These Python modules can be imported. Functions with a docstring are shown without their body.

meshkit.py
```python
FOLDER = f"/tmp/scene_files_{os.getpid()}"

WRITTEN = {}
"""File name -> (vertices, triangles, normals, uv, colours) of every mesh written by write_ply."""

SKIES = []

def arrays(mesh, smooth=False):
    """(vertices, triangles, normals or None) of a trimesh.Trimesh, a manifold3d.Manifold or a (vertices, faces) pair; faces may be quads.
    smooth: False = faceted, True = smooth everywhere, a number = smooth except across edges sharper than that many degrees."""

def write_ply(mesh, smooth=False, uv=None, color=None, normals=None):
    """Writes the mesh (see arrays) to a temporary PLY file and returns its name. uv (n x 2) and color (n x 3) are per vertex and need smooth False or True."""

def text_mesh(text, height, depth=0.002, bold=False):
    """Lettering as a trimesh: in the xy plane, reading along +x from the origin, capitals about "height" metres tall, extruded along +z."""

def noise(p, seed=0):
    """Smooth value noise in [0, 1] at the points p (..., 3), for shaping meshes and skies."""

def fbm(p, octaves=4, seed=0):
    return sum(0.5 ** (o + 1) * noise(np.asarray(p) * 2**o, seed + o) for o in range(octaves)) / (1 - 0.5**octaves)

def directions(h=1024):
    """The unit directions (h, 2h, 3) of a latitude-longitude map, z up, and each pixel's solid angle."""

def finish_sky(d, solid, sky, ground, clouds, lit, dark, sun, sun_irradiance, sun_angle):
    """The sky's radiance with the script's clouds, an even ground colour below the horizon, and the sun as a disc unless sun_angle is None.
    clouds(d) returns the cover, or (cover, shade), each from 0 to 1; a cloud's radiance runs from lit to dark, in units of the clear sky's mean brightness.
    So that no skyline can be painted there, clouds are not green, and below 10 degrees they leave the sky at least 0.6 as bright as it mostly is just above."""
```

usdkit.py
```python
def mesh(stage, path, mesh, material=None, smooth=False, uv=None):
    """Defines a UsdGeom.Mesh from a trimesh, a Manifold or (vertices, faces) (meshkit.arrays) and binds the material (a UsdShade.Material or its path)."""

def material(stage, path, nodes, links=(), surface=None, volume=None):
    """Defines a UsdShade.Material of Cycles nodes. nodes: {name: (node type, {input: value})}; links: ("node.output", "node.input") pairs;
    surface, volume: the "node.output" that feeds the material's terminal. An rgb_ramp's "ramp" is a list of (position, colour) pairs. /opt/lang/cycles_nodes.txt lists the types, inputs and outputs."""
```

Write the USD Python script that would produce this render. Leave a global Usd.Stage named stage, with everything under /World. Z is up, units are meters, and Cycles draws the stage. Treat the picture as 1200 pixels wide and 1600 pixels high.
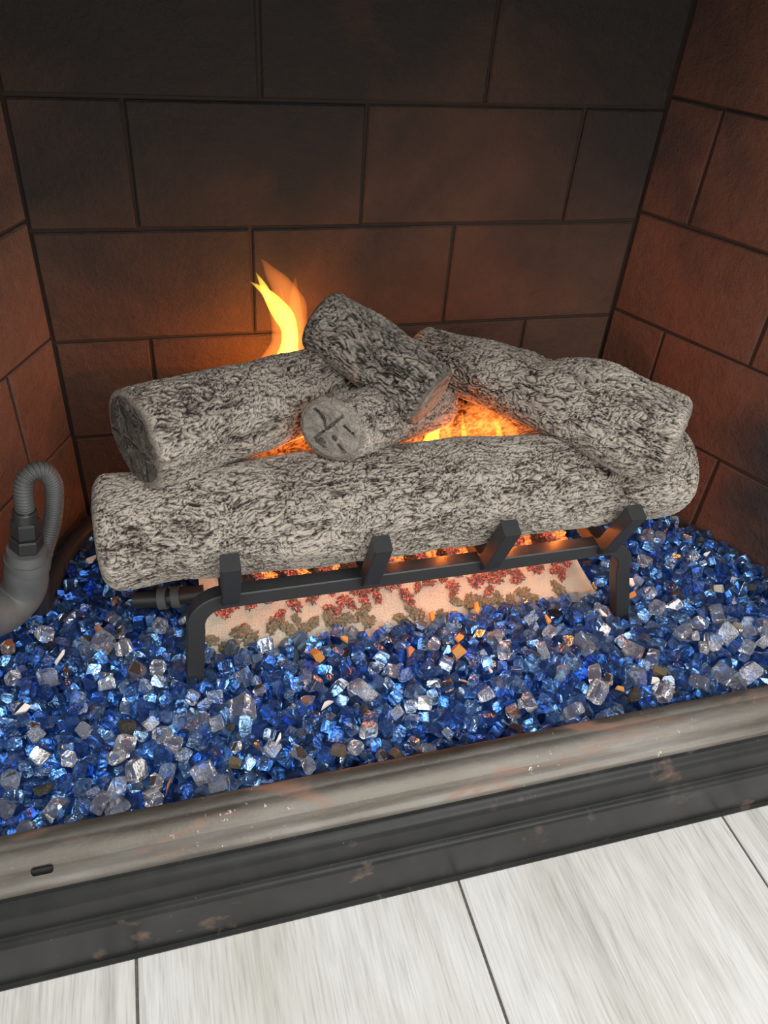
import math, random
import numpy as np
import trimesh
import usdkit
from pxr import Gf, Sdf, Usd, UsdGeom, UsdLux, UsdShade

stage = Usd.Stage.CreateInMemory()
UsdGeom.SetStageUpAxis(stage, 'Z')
UsdGeom.SetStageMetersPerUnit(stage, 1.0)
WORLD = UsdGeom.Xform.Define(stage, '/World')
UsdGeom.Scope.Define(stage, '/World/Looks')

# ------------------------------------------------------------------ camera
FPX = 1212.2
EYE = np.array([0.0, 0.0, 0.70])
ROT = np.array([[0.9621905714757653, -0.26314184150604275, 0.07032549617278917],      # rows: right, down, forward
                [-0.10939617517959144, -0.609798151237553, -0.7849705036517859],
                [0.24944294140988726, 0.747597877201421, -0.6155287426146017]])
cam = UsdGeom.Camera.Define(stage, '/World/camera')
cam.CreateHorizontalApertureAttr(36.0)
cam.CreateFocalLengthAttr(36.0 * FPX / 1200)
cam.CreateClippingRangeAttr(Gf.Vec2f(0.01, 100.0))
cam.CreateExposureAttr(0.0)
M4 = np.eye(4)
M4[0, :3], M4[1, :3], M4[2, :3], M4[3, :3] = ROT[0], -ROT[1], -ROT[2], EYE
cam.AddTransformOp().Set(Gf.Matrix4d(*M4.ravel().tolist()))

# ------------------------------------------------------------------ room light: even daylight in the room, and added area lights behind the camera
dome = UsdLux.DomeLight.Define(stage, '/World/room_daylight')
dome.CreateIntensityAttr(0.30)
dome.CreateColorAttr(Gf.Vec3f(1.0, 0.99, 0.97))


def rect_light(name, eye, target, w, h, power, color):
    l = UsdLux.RectLight.Define(stage, '/World/' + name)
    l.CreateWidthAttr(w); l.CreateHeightAttr(h); l.CreateIntensityAttr(power); l.CreateColorAttr(Gf.Vec3f(*color))
    m = Gf.Matrix4d().SetLookAt(Gf.Vec3d(*eye), Gf.Vec3d(*target), Gf.Vec3d(0, 0, 1)).GetInverse()
    l.AddTransformOp().Set(m)


rect_light('added_room_light', (1.3, -2.0, 2.1), (0.2, 0.6, 0.2), 1.5, 1.3, 6.5, (1.0, 0.99, 0.97))  # unseen area light, added for soft frontal light and glints in the glass
rect_light('added_side_light', (-2.2, -1.3, 1.7), (0.2, 0.6, 0.2), 1.0, 1.3, 3.5, (1.0, 0.98, 0.95))  # second unseen area light, added from the left


rect_light('added_overhead_light', (0.45, -0.75, 2.45), (0.35, -0.2, 0.3), 0.9, 0.9, 7.4, (1.0, 0.99, 0.97))  # unseen overhead light, added to deepen the shadows under the logs


def ray(u, v):
    return ROT.T @ np.array([(u - 600) / FPX, (v - 800) / FPX, 1.0])


def on_z(u, v, z):          # where the thing seen in the photograph at (u, v) stands, given its height
    d = ray(u, v); return EYE + d * (z - EYE[2]) / d[2]


def on_plane(u, v, p0, n):
    d = ray(u, v); n = np.asarray(n, float); return EYE + d * ((np.asarray(p0) - EYE) @ n) / (d @ n)


# ------------------------------------------------------------------ helpers
NAMES = {}


def path_of(name, parent=None):
    base = (parent.GetPath().pathString if parent is not None else '/World') + '/' + name
    k = NAMES.get(base, -1) + 1
    NAMES[base] = k
    return base if k == 0 else f'{base}_{k:03d}'


def prim_of(x):
    return x.GetPrim() if hasattr(x, 'GetPrim') and not isinstance(x, Usd.Prim) else x


def tag(p, label=None, category=None, group=None, kind=None):
    p = prim_of(p)
    for k, v in (('label', label), ('category', category), ('group', group), ('kind', kind)):
        if v:
            p.SetCustomDataByKey(k, v)
    return p


def thing(name, label, category, loc=(0, 0, 0), group=None, kind=None):
    x = UsdGeom.Xform.Define(stage, path_of(name))
    x.AddTranslateOp().Set(Gf.Vec3d(*map(float, loc)))
    return tag(x, label, category, group, kind)


def obj(name, mesh, mat, parent=None, smooth=30, label=None, off=(0, 0, 0), primvars=None):
    """One Mesh prim. off is taken from the vertices: the parent's place, or the mesh's own base when it is top-level."""
    if isinstance(mesh, trimesh.Trimesh):
        v, f = np.array(mesh.vertices, float), np.array(mesh.faces)
    else:
        v, f = np.array(mesh[0], float), np.array(mesh[1])
    off = np.asarray(off, float)
    m = usdkit.mesh(stage, path_of(name, parent), (v - off, f), mat, smooth=smooth)
    if parent is None and np.any(off):
        m.AddTranslateOp().Set(Gf.Vec3d(*off.tolist()))
    for k, a in (primvars or {}).items():
        a = np.asarray(a, np.float32)
        UsdGeom.PrimvarsAPI(m).CreatePrimvar(k, Sdf.ValueTypeNames.FloatArray, 'vertex' if len(a) > 1 else 'constant').Set(a.tolist())
    if label:
        tag(m, label)
    return m.GetPrim()


def mat(name, nodes, links=(), surface='p.BSDF', volume=None):
    return usdkit.material(stage, '/World/Looks/' + name, nodes, links, surface=surface, volume=volume)


def _hash(ix, iy, iz, seed):
    h = (ix * 374761393 + iy * 668265263 + iz * 2147483647 + seed * 1274126177) & 0xFFFFFFFF
    h = ((h ^ (h >> 13)) * 1274126177) & 0xFFFFFFFF
    return (h ^ (h >> 16)) & 0xFFFFFFFF


def perlin(p, seed=0):
    p = np.asarray(p, float)
    i = np.floor(p).astype(np.int64)
    t = p - i
    w = t * t * t * (t * (t * 6 - 15) + 10)
    out = np.zeros(p.shape[:-1])
    for a, b, c in np.ndindex(2, 2, 2):
        h = _hash(i[..., 0] + a, i[..., 1] + b, i[..., 2] + c, seed)
        ph = (h & 0xFFFF) / 65536.0 * 2 * np.pi
        cz = ((h >> 16) & 0xFFFF) / 32768.0 - 1
        sz = np.sqrt(np.maximum(0, 1 - cz * cz))
        g = (t[..., 0] - a) * sz * np.cos(ph) + (t[..., 1] - b) * sz * np.sin(ph) + (t[..., 2] - c) * cz
        k = (w[..., 0] if a else 1 - w[..., 0]) * (w[..., 1] if b else 1 - w[..., 1]) * (w[..., 2] if c else 1 - w[..., 2])
        out += g * k
    return out * 1.6


def unit(v):
    v = np.asarray(v, float); return v / np.linalg.norm(v)


def grid_faces(n, m, wrap):
    """Quads of an n x m vertex grid (m around, wrapped or not) as triangles."""
    mm = m if wrap else m - 1
    i, j = np.meshgrid(np.arange(n - 1), np.arange(mm), indexing='ij')
    a, b = i * m + j, i * m + (j + 1) % m
    c, d = (i + 1) * m + (j + 1) % m, (i + 1) * m + j
    return np.concatenate([np.stack([a, b, c], -1).reshape(-1, 3), np.stack([a, c, d], -1).reshape(-1, 3)])


def sweep(path, section, side, caps=True):
    """A closed 2D section (k x 2) along a path that lies in the plane across `side`."""
    path, side, section = np.asarray(path, float), unit(side), np.asarray(section, float)
    t = np.gradient(path, axis=0); t /= np.linalg.norm(t, axis=1, keepdims=True)
    up = np.cross(side, t)
    v = path[:, None] + section[None, :, :1] * side + section[None, :, 1:] * up[:, None]
    n, k = len(path), len(section)
    f = grid_faces(n, k, True)
    v = v.reshape(-1, 3)
    if caps:
        v = np.vstack([v, path[:1], path[-1:]])
        r = np.arange(k)
        f = np.vstack([f, np.stack([np.full(k, n * k), (r + 1) % k, r], 1), np.stack([np.full(k, n * k + 1), (n - 1) * k + r, (n - 1) * k + (r + 1) % k], 1)])
    m = trimesh.Trimesh(v, f, process=False); m.fix_normals()
    return m


def tube(path, radius, k=24, caps=True):
    """A round tube along any path; radius a number or one per point. The frame is carried along the path."""
    path = np.asarray(path, float); n = len(path)
    rad = np.broadcast_to(np.asarray(radius, float), (n,))
    t = np.gradient(path, axis=0); t /= np.linalg.norm(t, axis=1, keepdims=True)
    e = np.cross(t[0], [0.3, 0.5, 0.81]); e = unit(e)
    ang = np.linspace(0, 2 * np.pi, k, endpoint=False)
    rings = []
    for i in range(n):
        e = unit(e - t[i] * (e @ t[i])); b = np.cross(t[i], e)
        rings.append(path[i] + rad[i] * (np.cos(ang)[:, None] * e + np.sin(ang)[:, None] * b))
    v, f = np.vstack(rings), grid_faces(n, k, True)
    if caps:
        v = np.vstack([v, path[:1], path[-1:]]); r = np.arange(k)
        f = np.vstack([f, np.stack([np.full(k, n * k), (r + 1) % k, r], 1), np.stack([np.full(k, n * k + 1), (n - 1) * k + r, (n - 1) * k + (r + 1) % k], 1)])
    m = trimesh.Trimesh(v, f, process=False); m.fix_normals()
    return m


def spline(pts, n):
    from scipy.interpolate import CubicSpline
    pts = np.asarray(pts, float)
    d = np.r_[0, np.cumsum(np.linalg.norm(np.diff(pts, axis=0), axis=1))]
    return CubicSpline(d, pts)(np.linspace(0, d[-1], n))


def chamfer_square(w, c):
    h = w / 2
    return np.array([(h, -h + c), (h, h - c), (h - c, h), (-h + c, h), (-h, h - c), (-h, -h + c), (-h + c, -h), (h - c, -h)])


def slab(pts_front, depth, n, chamfer):
    """A brick or tile: four front corners (counter-clockwise seen from the front), its outward normal, thickness and chamfer."""
    q = np.asarray(pts_front, float); n = unit(n); c = q.mean(0)
    def inset(q, d):
        r = []
        for i in range(4):
            a, b = unit(q[(i + 1) % 4] - q[i]), unit(q[i - 1] - q[i])
            r.append(q[i] + (a + b) * d)
        return np.array(r)
    v = np.vstack([inset(q, chamfer), q - n * chamfer, q - n * depth])
    f = [(0, 1, 2), (0, 2, 3), (10, 9, 8), (11, 10, 8)]
    for o in (0, 4):
        for i in range(4):
            j = (i + 1) % 4
            f += [(o + 4 + i, o + 4 + j, o + j), (o + 4 + i, o + j, o + i)]
    m = trimesh.Trimesh(v, f, process=False); m.fix_normals()
    return m


def merge(meshes):
    return trimesh.util.concatenate(meshes)


def box(lo, hi):
    lo, hi = np.asarray(lo, float), np.asarray(hi, float)
    m = trimesh.creation.box(hi - lo); m.apply_translation((lo + hi) / 2)
    return m


# ------------------------------------------------------------------ materials
def noise(scale, detail=4, rough=0.55, **k):
    return ('noise_texture', {'scale': scale, 'detail': detail, 'roughness': rough, **k})


def firebrick(name, base, base2, soot, soot_lo, soot_hi, high=0.16, patch=(0, 0, -9)):
    return mat(name, {
        'g': ('geometry', {}), 'at': ('attribute', {'attribute': 'tone'}),
        'n1': noise(7.0, 5, 0.6), 'n2': noise(60.0, 4, 0.7), 'n3': noise(420.0, 3, 0.6), 'n4': noise(3.2, 4, 0.55, distortion=0.6),
        'r1': ('rgb_ramp', {'ramp': [(0.3, base), (0.7, base2)]}),
        'r4': ('rgb_ramp', {'ramp': [(soot_lo, (0, 0, 0)), (soot_hi, (1, 1, 1))]}),
        'sep': ('separate_xyz', {}), 'hz': ('map_range', {'from_min': 0.25, 'from_max': 0.75, 'to_min': -0.12, 'to_max': high}),
        'add': ('math', {'math_type': 'add'}), 'addt': ('math', {'math_type': 'add'}),
        'pd': ('vector_math', {'math_type': 'distance', 'vector2': patch}), 'pm': ('map_range', {'range_type': 'smoothstep', 'from_min': 0.02, 'from_max': 0.15, 'to_min': 0.30, 'to_max': 0.0}), 'addp': ('math', {'math_type': 'add'}),
        'c': ('mix', {}), 'sootc': ('color', {'value': soot}),
        'fle': ('rgb_ramp', {'ramp': [(0.0, (0.75, 0.75, 0.75)), (0.5, (1, 1, 1)), (1.0, (1.25, 1.2, 1.15))]}),
        'mul': ('mix', {'mix_type': 'multiply', 'fac': 1.0}),
        'b1': ('bump', {'strength': 0.8, 'distance': 0.004}), 'b2': ('bump', {'strength': 0.6, 'distance': 0.0008}),
        'p': ('principled_bsdf', {'roughness': 0.78, 'specular_ior_level': 0.35}),
    }, [('g.position', f'{k}.vector') for k in ('n1', 'n2', 'n3', 'n4')] + [
        ('n1.fac', 'r1.fac'), ('g.position', 'sep.vector'), ('sep.z', 'hz.value'), ('n4.fac', 'add.value1'), ('hz.result', 'add.value2'),
        ('add.value', 'addt.value1'), ('at.fac', 'addt.value2'), ('addt.value', 'addp.value1'), ('g.position', 'pd.vector1'), ('pd.value', 'pm.value'), ('pm.result', 'addp.value2'), ('addp.value', 'r4.fac'),
        ('r4.color', 'c.fac'), ('r1.color', 'c.color1'), ('sootc.color', 'c.color2'),
        ('c.color', 'mul.color1'), ('n2.fac', 'fle.fac'), ('fle.color', 'mul.color2'), ('mul.color', 'p.base_color'),
        ('n2.fac', 'b1.height'), ('n3.fac', 'b2.height'), ('b1.normal', 'b2.normal'), ('b2.normal', 'p.normal')])


M_BACK = firebrick('sooty_firebrick', (0.070, 0.036, 0.023), (0.100, 0.052, 0.032), (0.024, 0.020, 0.018), 0.36, 0.62, 0.22)
M_SIDE = firebrick('reddish_firebrick', (0.090, 0.042, 0.026), (0.125, 0.060, 0.040), (0.026, 0.024, 0.025), 0.46, 0.68, 0.16, (0.642, 0.535, 0.205))
M_LEFT = firebrick('dusty_firebrick', (0.105, 0.062, 0.046), (0.140, 0.082, 0.062), (0.040, 0.036, 0.034), 0.48, 0.70)
M_MORTAR = mat('sooty_mortar', {'g': ('geometry', {}), 'n': noise(120, 4, 0.6), 'b': ('bump', {'strength': 0.6, 'distance': 0.001}),
                                'p': ('principled_bsdf', {'base_color': (0.030, 0.020, 0.015), 'roughness': 0.9})},
               [('g.position', 'n.vector'), ('n.fac', 'b.height'), ('b.normal', 'p.normal')])

M_PLANK = mat('grey_wood_look_tile', {
    'g': ('geometry', {}), 'at': ('attribute', {'attribute': 'tone'}), 'cmb': ('combine_xyz', {}), 'shift': ('vector_math', {'math_type': 'add'}),
    'map': ('mapping', {'scale': (1.0, 0.045, 1.0)}), 'map2': ('mapping', {'scale': (1.0, 0.09, 1.0)}), 'map3': ('mapping', {'scale': (1, 0.45, 1)}),
    'n1': noise(430.0, 5, 0.6, distortion=0.5), 'n2': noise(30.0, 6, 0.62, distortion=1.0), 'n3': noise(9.0, 4, 0.6),
    'n5': noise(520.0, 3, 0.7),
    'r1': ('rgb_ramp', {'ramp': [(0.26, (0.52, 0.515, 0.495)), (0.45, (0.70, 0.698, 0.68)), (0.62, (0.78, 0.778, 0.765))]}),
    'r2': ('rgb_ramp', {'ramp': [(0.32, (0.66, 0.655, 0.635)), (0.42, (0.88, 0.877, 0.865)), (0.50, (0.98, 0.98, 0.975)), (0.75, (1.0, 1.0, 1.0))]}),
    'r3': ('rgb_ramp', {'ramp': [(0.34, (0.80, 0.775, 0.72)), (0.60, (1.0, 1.0, 1.0))]}),
    'm1': ('mix', {'mix_type': 'multiply', 'fac': 0.75}), 'm2': ('mix', {'mix_type': 'multiply', 'fac': 0.8}),
    'b': ('bump', {'strength': 0.25, 'distance': 0.0006}),
    'p': ('principled_bsdf', {'roughness': 0.55, 'specular_ior_level': 0.35}),
}, [('at.fac', 'cmb.x'), ('at.fac', 'cmb.y'), ('g.position', 'shift.vector1'), ('cmb.vector', 'shift.vector2')] + [('shift.vector', f'{k}.vector') for k in ('map', 'map2', 'map3')] + [
    ('map.vector', 'n1.vector'), ('map2.vector', 'n2.vector'), ('map3.vector', 'n3.vector'), ('map2.vector', 'n5.vector'),
    ('n1.fac', 'r1.fac'), ('n2.fac', 'r2.fac'), ('n3.fac', 'r3.fac'), ('r1.color', 'm1.color1'), ('r2.color', 'm1.color2'),
    ('m1.color', 'm2.color1'), ('r3.color', 'm2.color2'), ('m2.color', 'p.base_color'), ('n1.fac', 'b.height'), ('b.normal', 'p.normal')])
M_GROUT = mat('dark_grey_grout', {'g': ('geometry', {}), 'n': noise(300, 3), 'r': ('rgb_ramp', {'ramp': [(0.3, (0.10, 0.095, 0.085)), (0.7, (0.17, 0.16, 0.145))]}),
                                  'p': ('principled_bsdf', {'roughness': 0.9})}, [('g.position', 'n.vector'), ('n.fac', 'r.fac'), ('r.color', 'p.base_color')])

M_STEEL = mat('worn_bare_steel', {
    'g': ('geometry', {}), 'map': ('mapping', {'scale': (0.16, 1, 1)}),
    'n1': noise(26, 5, 0.62), 'n2': noise(9, 4, 0.6), 'n3': noise(160, 4, 0.7), 'n4': noise(30, 5, 0.6, distortion=0.5),
    'r1': ('rgb_ramp', {'ramp': [(0.3, (0.085, 0.074, 0.061)), (0.5, (0.17, 0.157, 0.138)), (0.72, (0.31, 0.295, 0.27))]}),
    'rr': ('rgb_ramp', {'ramp': [(0.57, (0, 0, 0)), (0.70, (1, 1, 1))]}), 'rust': ('color', {'value': (0.23, 0.125, 0.085)}), 'map4': ('mapping', {'scale': (0.35, 1, 1)}),
    'rs': ('rgb_ramp', {'ramp': [(0.635, (0, 0, 0)), (0.69, (1, 1, 1))]}), 'scale': ('color', {'value': (0.62, 0.56, 0.49)}),
    'mk': ('math', {'math_type': 'multiply'}), 'mk2': ('rgb_ramp', {'ramp': [(0.48, (0, 0, 0)), (0.62, (1, 1, 1))]}),
    'c1': ('mix', {}), 'c2': ('mix', {}),
    'ro': ('map_range', {'from_min': 0.3, 'from_max': 0.7, 'to_min': 0.40, 'to_max': 0.60}),
    'b': ('bump', {'strength': 0.25, 'distance': 0.0008}),
    'me': ('map_range', {'from_min': 0, 'from_max': 1, 'to_min': 0.85, 'to_max': 0.1}),
    'p': ('principled_bsdf', {'metallic': 0.8, 'roughness': 0.4}),
}, [('g.position', 'map.vector'), ('map.vector', 'n1.vector'), ('g.position', 'n2.vector'), ('g.position', 'n3.vector'), ('g.position', 'map4.vector'), ('map4.vector', 'n4.vector'),
    ('n1.fac', 'r1.fac'), ('n4.fac', 'rr.fac'), ('n3.fac', 'rs.fac'), ('n2.fac', 'mk2.fac'), ('rs.color', 'mk.value1'), ('mk2.color', 'mk.value2'),
    ('rr.color', 'c1.fac'), ('r1.color', 'c1.color1'), ('rust.color', 'c1.color2'), ('mk.value', 'c2.fac'), ('c1.color', 'c2.color1'), ('scale.color', 'c2.color2'),
    ('c2.color', 'p.base_color'), ('n1.fac', 'ro.value'), ('ro.result', 'p.roughness'), ('n3.fac', 'b.height'), ('b.normal', 'p.normal'), ('rr.color', 'me.value'), ('me.result', 'p.metallic')])
M_TRIM = mat('dusty_black_metal', {
    'g': ('geometry', {}), 'n1': noise(14, 5, 0.65), 'n3': noise(260, 3, 0.7), 'n4': noise(20, 4, 0.6), 'v': ('voronoi_texture', {'scale': 130.0}),
    'r1': ('rgb_ramp', {'ramp': [(0.35, (0.014, 0.0145, 0.0145)), (0.6, (0.024, 0.024, 0.0235)), (0.78, (0.060, 0.058, 0.052))]}),
    'rs': ('rgb_ramp', {'ramp': [(0.0, (1, 1, 1)), (0.045, (1, 1, 1)), (0.075, (0, 0, 0))]}),
    'mk': ('math', {'math_type': 'multiply'}), 'mk2': ('rgb_ramp', {'ramp': [(0.50, (0, 0, 0)), (0.64, (0.8, 0.8, 0.8))]}),
    'dust': ('color', {'value': (0.45, 0.43, 0.40)}), 'rr': ('rgb_ramp', {'ramp': [(0.62, (0, 0, 0)), (0.72, (0.8, 0.8, 0.8))]}), 'rust': ('color', {'value': (0.15, 0.095, 0.07)}),
    'c0': ('mix', {}), 'c1': ('mix', {}),
    'p': ('principled_bsdf', {'roughness': 0.34, 'specular_ior_level': 0.22}),
}, [('g.position', f'{k}.vector') for k in ('n1', 'n3', 'n4', 'v')] + [('n1.fac', 'r1.fac'), ('n4.fac', 'rr.fac'), ('rr.color', 'c0.fac'), ('r1.color', 'c0.color1'), ('rust.color', 'c0.color2'),
    ('v.distance', 'rs.fac'), ('n1.fac', 'mk2.fac'), ('rs.color', 'mk.value1'), ('mk2.color', 'mk.value2'), ('mk.value', 'c1.fac'), ('c0.color', 'c1.color1'), ('dust.color', 'c1.color2'), ('c1.color', 'p.base_color')])
M_GRATE = mat('satin_black_iron', {'g': ('geometry', {}), 'n': noise(600, 3, 0.6), 'b': ('bump', {'strength': 0.12, 'distance': 0.0004}),
                                   'p': ('principled_bsdf', {'base_color': (0.030, 0.031, 0.033), 'roughness': 0.48})},
              [('g.position', 'n.vector'), ('n.fac', 'b.height'), ('b.normal', 'p.normal')])
M_DARKSTEEL = mat('dark_steel_shell', {'p': ('principled_bsdf', {'base_color': (0.03, 0.03, 0.03), 'roughness': 0.7})})
M_PLASTER = mat('pale_surround', {'p': ('principled_bsdf', {'base_color': (0.55, 0.54, 0.52), 'roughness': 0.8})})


def bark(name, dark, mid, pale):
    return mat(name, {
        'at': ('attribute', {'attribute': 'relief'}), 'g': ('geometry', {}), 'n1': noise(18, 4, 0.6), 'n2': noise(900, 4, 0.7), 'n3': noise(420, 4, 0.65, distortion=1.4),
        'ad': ('math', {'math_type': 'add'}), 'sc': ('map_range', {'from_min': 0, 'from_max': 1, 'to_min': -0.18, 'to_max': 0.18}), 'sc3': ('map_range', {'from_min': 0, 'from_max': 1, 'to_min': -0.34, 'to_max': 0.34}),
        'ad3': ('math', {'math_type': 'add'}),
        'r': ('rgb_ramp', {'ramp': [(0.0, dark), (0.41, dark), (0.65, mid), (0.92, pale), (1.0, tuple(min(1, c * 1.3) for c in pale))]}),
        'b': ('bump', {'strength': 0.6, 'distance': 0.0010}), 'b2': ('bump', {'strength': 0.9, 'distance': 0.0016}),
        'p': ('principled_bsdf', {'roughness': 0.72, 'specular_ior_level': 0.3}),
    }, [('g.position', 'n1.vector'), ('g.position', 'n2.vector'), ('g.position', 'n3.vector'), ('n1.fac', 'sc.value'), ('n3.fac', 'sc3.value'), ('sc.result', 'ad.value1'), ('at.fac', 'ad.value2'),
        ('ad.value', 'ad3.value1'), ('sc3.result', 'ad3.value2'), ('ad3.value', 'r.fac'), ('r.color', 'p.base_color'),
        ('n3.fac', 'b2.height'), ('n2.fac', 'b.height'), ('b2.normal', 'b.normal'), ('b.normal', 'p.normal')])


M_BARK = bark('grey_ceramic_bark', (0.030, 0.024, 0.020), (0.160, 0.134, 0.111), (0.455, 0.408, 0.350))
M_BARK_DK = bark('dark_ceramic_bark', (0.024, 0.019, 0.016), (0.095, 0.080, 0.066), (0.31, 0.278, 0.238))
M_CUT = bark('ceramic_cut_wood', (0.030, 0.026, 0.022), (0.15, 0.134, 0.115), (0.36, 0.33, 0.285))


def glass(name, ramp, rough=0.03, trans=0.9, coat=None):
    nodes = {
        'at': ('attribute', {'attribute': 'tint'}), 'r': ('rgb_ramp', {'ramp': ramp}), 'g': ('geometry', {}), 'n': noise(280, 2, 0.5), 'b': ('bump', {'strength': 0.4, 'distance': 0.0015}),
        'p': ('principled_bsdf', {'roughness': rough, 'transmission_weight': trans, 'ior': 1.5}),
    }
    links = [('at.fac', 'r.fac'), ('r.color', 'p.base_color'), ('g.position', 'n.vector'), ('n.fac', 'b.height'), ('b.normal', 'p.normal')]
    if coat is None:
        return mat(name, nodes, links)
    nodes |= {'m': ('principled_bsdf', {'metallic': 1.0, 'roughness': 0.16}), 'rc': ('rgb_ramp', {'ramp': coat}),
              'ac': ('attribute', {'attribute': 'coat'}), 'mx': ('mix_closure', {})}
    links += [('at.fac', 'rc.fac'), ('rc.color', 'm.base_color'), ('b.normal', 'm.normal'), ('ac.fac', 'mx.fac'), ('p.BSDF', 'mx.closure1'), ('m.BSDF', 'mx.closure2')]
    return mat(name, nodes, links, surface='mx.closure')


BLUES = [(0.0, (0.20, 0.41, 0.84)), (0.45, (0.32, 0.56, 0.93)), (0.85, (0.46, 0.69, 0.97)), (1.0, (0.72, 0.87, 1.0))]
M_BLUE = glass('cobalt_glass', BLUES, 0.0, 0.96, coat=[(0.0, (0.16, 0.34, 0.74)), (0.6, (0.30, 0.55, 0.93)), (0.88, (0.60, 0.80, 0.98)), (1.0, (0.90, 0.80, 0.82))])
M_CLEAR = glass('clear_glass', [(0.0, (0.90, 0.91, 0.94)), (1.0, (0.97, 0.97, 0.98))], 0.01, 0.93, coat=[(0.0, (0.95, 0.90, 0.88)), (1.0, (0.96, 0.96, 0.97))])
M_PINK = glass('warm_clear_glass', [(0.0, (0.92, 0.82, 0.78)), (1.0, (0.96, 0.89, 0.86))], 0.0, 0.93, coat=[(0.0, (0.95, 0.66, 0.55)), (1.0, (0.95, 0.80, 0.74))])
M_AMBER = glass('amber_glass', [(0.0, (0.85, 0.38, 0.08)), (1.0, (0.95, 0.55, 0.15))], 0.08, 0.45)
M_COPPER = mat('copper_coating', {'p': ('principled_bsdf', {'base_color': (0.62, 0.27, 0.14), 'metallic': 0.6, 'roughness': 0.4})})
M_DARKCOAT = mat('dark_brown_coating', {'g': ('geometry', {}), 'n': noise(500, 3, 0.6), 'r': ('rgb_ramp', {'ramp': [(0.3, (0.022, 0.015, 0.011)), (0.7, (0.065, 0.044, 0.032))]}),
                                        'p': ('principled_bsdf', {'roughness': 0.7})}, [('g.position', 'n.vector'), ('n.fac', 'r.fac'), ('r.color', 'p.base_color')])
M_BLACKCHIP = mat('burnt_black_glass', {'g': ('geometry', {}), 'n': noise(700, 4, 0.7), 'r': ('rgb_ramp', {'ramp': [(0.35, (0.014, 0.014, 0.012)), (0.7, (0.10, 0.10, 0.085))]}), 'b': ('bump', {'strength': 1.0, 'distance': 0.002}),
                                        'p': ('principled_bsdf', {'roughness': 0.35})}, [('g.position', 'n.vector'), ('n.fac', 'r.fac'), ('n.fac', 'b.height'), ('b.normal', 'p.normal'), ('r.color', 'p.base_color')])
M_WHITE = mat('cream_chip', {'p': ('principled_bsdf', {'base_color': (0.90, 0.87, 0.78), 'roughness': 0.25})})
M_OLIVE = mat('olive_glass', {'p': ('principled_bsdf', {'base_color': (0.32, 0.25, 0.16), 'roughness': 0.12, 'transmission_weight': 0.6})})
M_BED = mat('blue_bounce_bed', {'p': ('principled_bsdf', {'base_color': (0.16, 0.34, 0.68), 'roughness': 0.5})})  # blue put into the floor so light comes back blue through the glass

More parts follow.
